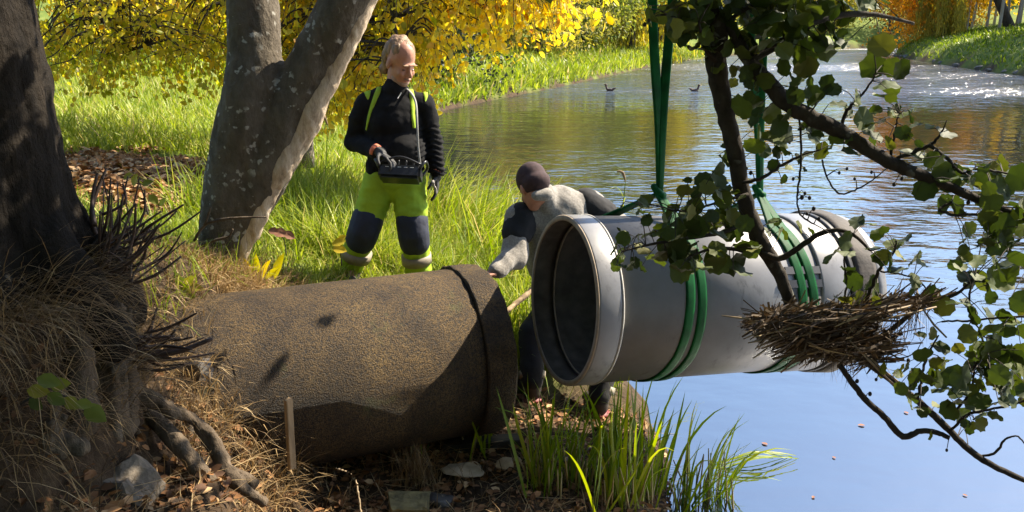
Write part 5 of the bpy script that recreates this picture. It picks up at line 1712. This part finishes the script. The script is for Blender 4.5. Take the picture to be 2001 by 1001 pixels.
def hand_pieces(mb, W, d, n, side, curl=.45, r_=.0088, s=1.0):
    """palm, four unequal fingers and a thumb leaving the side of the palm"""
    W = Vector(W); d = Vector(d).normalized(); n = Vector(n); n = (n - d * n.dot(d)).normalized(); lat = Vector(side); lat = (lat - d * lat.dot(d) - n * lat.dot(n)).normalized()
    for q in (-.026, -.009, .009, .026):
        mb.capsule(W + d * .012 * s + lat * q * .8 * s, (r_ + .006) * s, W + d * .085 * s + lat * q * s, (r_ + .003) * s, 10)
    for i, (q, ln) in enumerate(((.030, .92), (.010, 1.0), (-.010, .95), (-.029, .75))):
        p = W + d * .088 * s + lat * q * s; a_ = curl * .5
        for j, L in enumerate((.042, .028, .022)):
            dir_ = (d * math.cos(a_) + n * math.sin(a_)); e = p + dir_ * (L * ln * s)
            mb.capsule(p, (r_ - .0006 * j) * s, e, (r_ - .0006 * (j + 1)) * s, 9)
            p = e; a_ += curl
    p = W + d * .025 * s + lat * .030 * s
    for j, L in enumerate((.04, .03, .024)):
        dir_ = (d * (.55 + .2 * j) + lat * (.75 - .3 * j) + n * (.35 + .15 * j)).normalized(); e = p + dir_ * (L * s)
        mb.capsule(p, (r_ + .002 - .001 * j) * s, e, (r_ + .001 - .001 * j) * s, 9); p = e


def ribbon_on(target, pix, widths, name, mat, parent, thick=.004, off=.004):
    """strip sewn on a garment: the pixel line is followed on the garment's own surface"""
    bm = bmesh.new(); bm.from_mesh(target.data); bv = BVHTree.FromBMesh(bm); bm.free()
    P, Nn = [], []
    o = Vector((0, 0, CAM_H))
    pp = catmull([Vector((x, y, 0)) for x, y in pix], 5)
    for q in pp:
        dr = (at(q.x, q.y, 5) - o).normalized()
        hit = bv.ray_cast(o, dr)
        if hit[0] is not None: P.append(hit[0] + hit[1] * off); Nn.append(hit[1])
    if len(P) < 2: return
    W = lerp_list(widths, len(P)); vs, fs = [], []
    for i, p in enumerate(P):
        t = (P[min(i + 1, len(P) - 1)] - P[max(i - 1, 0)]).normalized(); w = t.cross(Nn[i]).normalized()
        vs += [p + w * W[i] / 2, p + w * W[i] / 2 - Nn[i] * thick * 1.5, p - w * W[i] / 2 - Nn[i] * thick * 1.5, p - w * W[i] / 2, p + Nn[i] * .001]
    for i in range(len(P) - 1):
        for j in range(5):
            if j == 1 or True: fs.append((i * 5 + j, i * 5 + (j + 1) % 5, i * 5 + 5 + (j + 1) % 5, i * 5 + 5 + j))
    mb = MB(); mb.add(vs, fs); return mb.build(name, mat, parent)


wr = lambda amp, fr: (lambda co: amp * fbm(co[:, 0] * fr, co[:, 1] * fr, co[:, 2] * fr, 3))
# ---------------------------------------------------------------- standing man
Y1 = 5.45
A = lambda x, y, dy=0.0: at(x, y, Y1 + dy)
gp = lambda p: float(gz(np.array([p.x]), np.array([p.y]))[0])
anR, anL = A(692, 590, .03), A(822, 592, .03)
anR.z = gp(anR) + .10; anL.z = gp(anL) + .10
p1 = empty('person', (A(765, 500).x, Y1, gp(A(765, 600))), 'standing man in black jacket and hi-vis trousers holding a remote control box', 'person')
SR, SL = A(716, 205, .01), A(826, 205, .03)
eR, wR = A(694, 278, .03), A(741, 299, -.24)
eL, wL = A(845, 275, .05), A(853, 340, -.02)
hR, hL = A(744, 352), A(797, 352)
kR, kL = A(711, 452, -.04), A(808, 456, -.04)
HC = A(783, 122, -.02)
HR = head_frame((.62, -.68, -.40))
nb = A(771, 190, .02)
mb = MB()
Lh = head_pieces(mb, HC, HR, 1.06)
mb.capsule(Lh(-.015, 0, -.05), .060, nb, .066, 16)
mb.capsule(nb, .075, A(770, 330), .12, 18, ((0, 1, 0), .7)); mb.capsule(SR, .05, SL, .05)
for s_, e_, w_ in ((SR, eR, wR), (SL, eL, wL)): mb.capsule(s_, .046, e_, .04); mb.capsule(e_, .038, w_, .028)
for h__, k_, a_ in ((hR, kR, anR), (hL, kL, anL)): mb.capsule(h__, .075, k_, .055); mb.capsule(k_, .052, a_, .036); mb.capsule(a_, .036, a_ + Vector((.02, -.15, -.06)), .03)
dRh = Vector((.62, -.42, -.30)); nRh = Vector((.1, -.35, -1)); sRh = Vector((-.2, -.8, .3))
hand_pieces(mb, wR, dRh, nRh, sRh, .55, .0072)
dLh = Vector((.0, -.08, -1)); nLh = Vector((-1, .1, 0)); sLh = Vector((-.1, -1, 0))
hand_pieces(mb, wL, dLh, nLh, sLh, .3, .0072)
remeshed('body', mb, M_SKIN, p1, .0075, 3)
# hair, beard, eyes
mb = MB()
K = 1.06
E_ = lambda p, r_: mb.ell(Lh(*p), tuple(q * K for q in r_), HR, 18, 12)
E_((-.034, 0, .057), (.098, .082, .092)); E_((-.11, .0, -.03), (.04, .055, .05)); E_((-.070, 0, .00), (.060, .074, .075)); E_((-.085, 0, -.055), (.045, .062, .045)); E_((-.10, -.02, -.095), (.034, .045, .030)); E_((-.095, .035, -.085), (.034, .034, .03))
hair = remeshed('hair', mb, M_HAIR, p1, .008, 3, lambda co: .010 * fbm(co[:, 0] * 30, co[:, 1] * 30, co[:, 2] * 8, 3))
mb = MB(); E_((.052, 0, -.098), (.040, .046, .034)); E_((.030, .040, -.085), (.035, .02, .03)); E_((.030, -.040, -.085), (.035, .02, .03))
remeshed('beard', mb, M_BEARD, p1, .006, 4)
mb = MB(); E_((.098, 0, -.062), (.010, .026, .005)); mb.build('moustache', M_BEARD, p1)
mb = MB(); E_((.0985, 0, -.074), (.006, .020, .0045)); mb.build('mouth', M_LIP, p1)
for sg in (1, -1):
    mb = MB(); E_((.0835, sg * .031, -.0085), (.006, .0125, .0032)); mb.build('eye', M_EYE, p1)
    mb = MB(); E_((.0955, sg * .032, .0235), (.006, .019, .0035)); mb.build('eyebrow', M_HAIR, p1)
# jacket
mb = MB()
fl = ((0, 1, 0), .74)
mb.capsule(A(770, 232, .02), .195, A(771, 305, .0), .185, 26, fl); mb.ell(A(777, 296, -.05), (.185, .15, .15), None, 20, 14); mb.ell(A(768, 242, -.01), (.19, .14, .15), None, 20, 14)
mb.capsule(A(741, 326, .0), .095, A(801, 326, .0), .095, 16, ((0, 1, 0), 1.15))
mb.capsule(SR, .078, SL, .078, 16); mb.capsule(nb + Vector((-.07, 0, .01)), .062, SR, .066); mb.capsule(nb + Vector((.06, 0, .01)), .062, SL, .066)
mb.capsule(nb, .085, A(773, 172, 0), .074, 18)
for s_, e_, w_ in ((SR, eR, wR), (SL, eL, wL)):
    mb.capsule(s_, .082, e_, .07, 16); mb.capsule(e_, .068, e_.lerp(w_, .92), .052, 16)


def wrinkle(co):
    w = .010 * fbm(co[:, 0] * 7, co[:, 1] * 7, co[:, 2] * 13, 3)
    arm = np.abs(co[:, 0] - eL.x) < .09     # rucked sleeve
    return w + np.where(arm & (co[:, 2] < SL.z - .12), .006 * np.sin(co[:, 2] * 190 + 3 * np.sin(co[:, 0] * 40)), 0)


jk = remeshed('jacket', mb, M_JACKET, p1, .0095, 4, wrinkle)
ribbon_on(jk, [(743, 164), (739, 178), (729, 204), (722, 224), (716, 254)], [.030, .034, .026, .020, .012], 'hi_vis_stripe', M_HIVIS, jk)
ribbon_on(jk, [(802, 172), (806, 195), (807, 224), (809, 250)], [.030, .034, .028, .02], 'hi_vis_stripe', M_HIVIS, jk)
ribbon_on(jk, [(718, 171), (718.5, 182), (719, 195)], [.044, .028, .004], 'hi_vis_patch', M_HIVIS, jk)
ribbon_on(jk, [(830, 176), (832, 186), (831, 199)], [.030, .024, .004], 'hi_vis_patch', M_HIVIS, jk)
ribbon_on(jk, [(784, 181), (777, 193)], [.006, .004], 'zip_tag', M_WHITE, jk)
# trousers
mb = MB()
mb.ell(A(770, 348, .0), (.175, .125, .12), None, 20, 14)
for h__, k_, a_ in ((hR, kR, anR), (hL, kL, anL)):
    mb.capsule(h__, .118, k_, .096, 18); mb.capsule(k_, .094, a_ + Vector((0, 0, .04)), .086, 18)
tr_ = remeshed('trousers', mb, M_HIVIS, p1, .0105, 4, lambda co: .010 * fbm(co[:, 0] * 6, co[:, 1] * 6, co[:, 2] * 16, 3) + .004 * fbm(co[:, 0] * 22, co[:, 1] * 22, co[:, 2] * 30, 2))
for h__, k_, a_ in ((hR, kR, anR), (hL, kL, anL)):
    up = (h__ - k_).normalized(); dn = (a_ - k_).normalized()
    mb = MB(); mb.capsule(k_ + up * .085 + Vector((0, -.012, 0)), .106, k_ + Vector((0, -.016, 0)), .104, 18); mb.capsule(k_ + Vector((0, -.016, 0)), .104, k_ + dn * .06 + Vector((0, -.012, 0)), .102, 18)
    remeshed('knee_panel', mb, M_NAVYC, tr_, .010, 3, wr(.003, 11))
    q = k_ + dn * .155
    mb = MB(); mb.tube([q, q + dn * .03, q + dn * .06], [.1005, .1010, .1000], 24); mb.build('reflective_band', M_REFL, tr_)
    mb = MB(); f0 = a_ + Vector((0, 0, -.02)); mb.capsule(f0 + Vector((0, .02, .06)), .062, f0 + Vector((0, .01, -.03)), .055); mb.capsule(f0 + Vector((0, .02, -.04)), .05, f0 + Vector((.02, -.17, -.045)), .045)
    remeshed('boot', mb, M_BOOT, p1, .01, 3)
# gloves
mb = MB(); hand_pieces(mb, wR, dRh, nRh, sRh, .55, .0105); mb.capsule(wR - dRh.normalized() * .03, .036, wR + dRh.normalized() * .02, .034)
g1 = remeshed('glove', mb, M_GLOVE, p1, .005, 2)
MB().tube([wR - dRh.normalized() * .045, wR - dRh.normalized() * .02], [.042, .042], 16).build('cuff', M_CUFF, g1)
mb = MB(); hand_pieces(mb, wL, dLh, nLh, sLh, .3, .0105); mb.capsule(wL - dLh * .03, .036, wL + dLh * .02, .034)
g2 = remeshed('glove', mb, M_GLOVE, p1, .005, 2)
MB().tube([wL - dLh * .035, wL - dLh * .01], [.042, .042], 16).build('cuff', M_CUFF, g2)
ribbon_on(g2, [(843, 350), (848, 362), (853, 378)], [.02, .022, .014], 'grey_panel', M_GLOVEP, g2)
ribbon_on(g1, [(764, 296), (772, 303), (776, 314)], [.012, .014, .012], 'grey_panel', M_GLOVEP, g1)

# ---------------------------------------------------------------- remote control
RCc = A(783, 341, -.27)
rc = empty('remote_control', RCc, 'black crane remote control box hung on a strap at his waist', 'remote control')
Rr = Matrix.Rotation(math.radians(-28), 3, 'X') @ Matrix.Rotation(math.radians(3), 3, 'Y')
Q = lambda x, y, z: RCc + Rr @ Vector((x, y, z))


def rbox(name, c, s, mat, parent, bev=.01):
    mb = MB(); mb.box(Q(*c), s, Rr); me = mb.mesh(name, False)
    bm = bmesh.new(); bm.from_mesh(me); bmesh.ops.bevel(bm, geom=bm.edges[:], offset=bev, segments=2, affect='EDGES'); bm.to_mesh(me); bm.free()
    return link(name, me, parent, mat)


rbox('housing', (0, 0, 0), (.26, .15, .085), M_PLASTIC, rc, .016)
rbox('control_panel', (0, .01, .0445), (.22, .105, .008), M_STRAP, rc, .002)
rbox('front_plate', (0, -.0775, -.002), (.235, .006, .055), M_NAVY, rc, .002)
for i in range(5):
    rbox('marking', (-.075 + i * .038, -.0815, .020), (.022, .002, .003), M_WHITE, rc, .0005)
for i in range(4):
    x = -.07 + i * .047
    MB().capsule(Q(x, .01, .045), .006, Q(x + .004, .0, .085), .007, 8).build('lever', M_PLASTIC, rc)
for sg in (-1, 1):
    MB().tube(catmull([Q(sg * .125, .07, .02), Q(sg * .155, .06, .07), Q(sg * .155, -.06, .07), Q(sg * .125, -.075, .02)], 6), .009, 8).build('guard_rail', M_PLASTIC, rc)
MB().tube(catmull([Q(-.13, -.07, .045), Q(0, -.085, .085), Q(.13, -.07, .045)], 6), .007, 8).build('guard_rail', M_PLASTIC, rc)
def strap(pts, w=.014):
    C = catmull(pts, 6); vs, fs = [], []
    for i, p in enumerate(C):
        t = (C[min(i + 1, len(C) - 1)] - C[max(i - 1, 0)]).normalized(); sd = Vector((1, .2, 0)); sd = (sd - t * sd.dot(t)).normalized(); nn = t.cross(sd)
        vs += [p + sd * w / 2 + nn * .002, p - sd * w / 2 + nn * .002, p - sd * w / 2 - nn * .002, p + sd * w / 2 - nn * .002]
    for i in range(len(C) - 1):
        for j in range(4): fs.append((i * 4 + j, i * 4 + (j + 1) % 4, i * 4 + 4 + (j + 1) % 4, i * 4 + 4 + j))
    mb = MB(); mb.add(vs, fs); return mb.build('strap', M_STRAP, rc)
strap([Q(.12, .0, .05), A(817, 285, -.235), A(815, 240, -.205), A(812, 200, -.13), A(800, 178, -.07), A(785, 170, .09)])

# ---------------------------------------------------------------- crouching man
p2g = at(1110, 790, 4.78)
p2 = empty('person', (p2g.x, 4.95, .17), 'crouching man in grey fleece and dark beanie reaching for the concrete pipe', 'person')
HC2 = at(1041, 366, 4.98)
HR2 = head_frame((-.34, .62, -.62))
nb2 = at(1074, 398, 5.06)
S2l, S2r = at(1014, 428, 5.0), at(1150, 398, 5.16)
E2l, W2l = at(1006, 500, 4.88), at(968, 533, 4.70)
E2r, W2r = at(1222, 455, 5.2), at(1215, 540, 5.0)
H2l, H2r = at(1085, 590, 5.22), at(1150, 590, 5.24)
K2l, K2r = at(1040, 650, 4.98), at(1195, 640, 5.02)
F2l, F2r = at(1040, 782, 4.80), at(1172, 782, 4.80)
for q in (F2l, F2r): q.z = gp(q) + .09
mb = MB()
Lh2 = head_pieces(mb, HC2, HR2, 1.0)
mb.capsule(Lh2(-.02, 0, -.05), .058, nb2, .064, 16)
mid2 = nb2.lerp(H2l.lerp(H2r, .5), .5)
mb.capsule(nb2, .08, mid2, .12, 16); mb.capsule(mid2, .12, H2l.lerp(H2r, .5), .12, 16); mb.capsule(S2l, .05, S2r, .05)
for s_, e_, w_ in ((S2l, E2l, W2l), (S2r, E2r, W2r)): mb.capsule(s_, .045, e_, .04); mb.capsule(e_, .038, w_, .028)
for h__, k_, a_ in ((H2l, K2l, F2l), (H2r, K2r, F2r)): mb.capsule(h__, .075, k_, .055); mb.capsule(k_, .05, a_, .036); mb.capsule(a_, .034, a_ + Vector((-.03, .14, -.05)), .03)
d2, n2, s2 = Vector((-.8, -.45, -.05)), Vector((-.05, .1, -1)), Vector((-.4, .8, 0))
hand_pieces(mb, W2l, d2, n2, s2, .4, .0085)
hand_pieces(mb, W2r, Vector((.1, -.6, -.6)), Vector((0, -.6, .6)), Vector((-1, 0, 0)), .5, .0085)
remeshed('body', mb, M_SKIN, p2, .0085, 3)
mb = MB()
E2 = lambda p, r_: mb.ell(Lh2(*p), r_, HR2, 18, 12)
E2((-.018, 0, .046), (.110, .090, .104)); E2((-.050, 0, .0), (.088, .089, .068))
cap = remeshed('beanie', mb, M_BEANIE, p2, .008, 4)
# fleece
mb = MB()
hip2 = H2l.lerp(H2r, .5)
ms2 = S2l.lerp(S2r, .5)
xa = (S2r - S2l).normalized(); za = (ms2 - hip2); tl = za.length; za = (za - xa * za.dot(xa)).normalized(); ya = za.cross(xa)
Rb = Matrix((xa, ya, za)).transposed()
mb.ell(ms2.lerp(hip2, .42), (.235, .175, tl * .66), Rb, 26, 18); mb.ell(ms2.lerp(hip2, .12), (.25, .125, .17), Rb, 26, 18); mb.ell(hip2, (.2, .17, .15), Rb, 20, 14)
mb.capsule(S2l, .090, S2r, .090, 18)
mb.capsule(nb2 + Vector((0, .0, -.03)), .10, nb2.lerp(HC2, .5) + Vector((.01, -.012, -.012)), .082, 18)
mb.capsule(Lh2(-.056, -.04, -.088), .036, Lh2(-.056, .04, -.088), .036, 14)
for s_, e_, w_ in ((S2l, E2l, W2l), (S2r, E2r, W2r)): mb.capsule(s_, .092, e_, .082, 16); mb.capsule(e_, .080, e_.lerp(w_, .93), .056, 16)
flc = remeshed('fleece', mb, M_MARL, p2, .011, 16, lambda co: .011 * fbm(co[:, 0] * 9, co[:, 1] * 9, co[:, 2] * 5, 3) + .004 * np.sin(co[:, 0] * 60 + 4 * np.sin(co[:, 2] * 14)) * (co[:, 2] < S2l.z - .05))
for s_, e_, t_ in ((S2l, E2l, S2r), (S2r, E2r, S2l)):
    mb = MB(); mb.capsule(s_.lerp(t_, .04), .1035, s_.lerp(e_, .38), .0985, 18)
    remeshed('shoulder_panel', mb, M_BLACKC, flc, .009, 3, wr(.006, 9))
mb = MB()
mb.ell(hip2, (.19, .16, .15), None, 18, 12)
for h__, k_, a_ in ((H2l, K2l, F2l), (H2r, K2r, F2r)): mb.capsule(h__, .11, k_, .088, 16); mb.capsule(k_, .086, a_ + Vector((0, 0, .05)), .072, 16)
t2 = remeshed('trousers', mb, M_BLACKC, p2, .011, 4, wr(.008, 9))
for a_, k_ in ((F2l, K2l), (F2r, K2r)):
    dn = (a_ - k_).normalized(); q = a_ - dn * .10
    MB().tube([q, q + dn * .045], [.083, .083], 20).build('reflective_band', M_REFL, t2)
    mb = MB(); mb.capsule(a_ + Vector((0, 0, .03)), .06, a_ + Vector((0, 0, -.03)), .055); mb.capsule(a_ + Vector((0, 0, -.04)), .048, a_ + Vector((-.05, .17, -.045)), .044)
    bt = remeshed('boot', mb, M_BOOT, p2, .01, 3)
    MB().tube([a_ + Vector((0, 0, -.082)), a_ + Vector((0, 0, -.066))], [.064, .064], 18).build('sole', M_RED, bt)
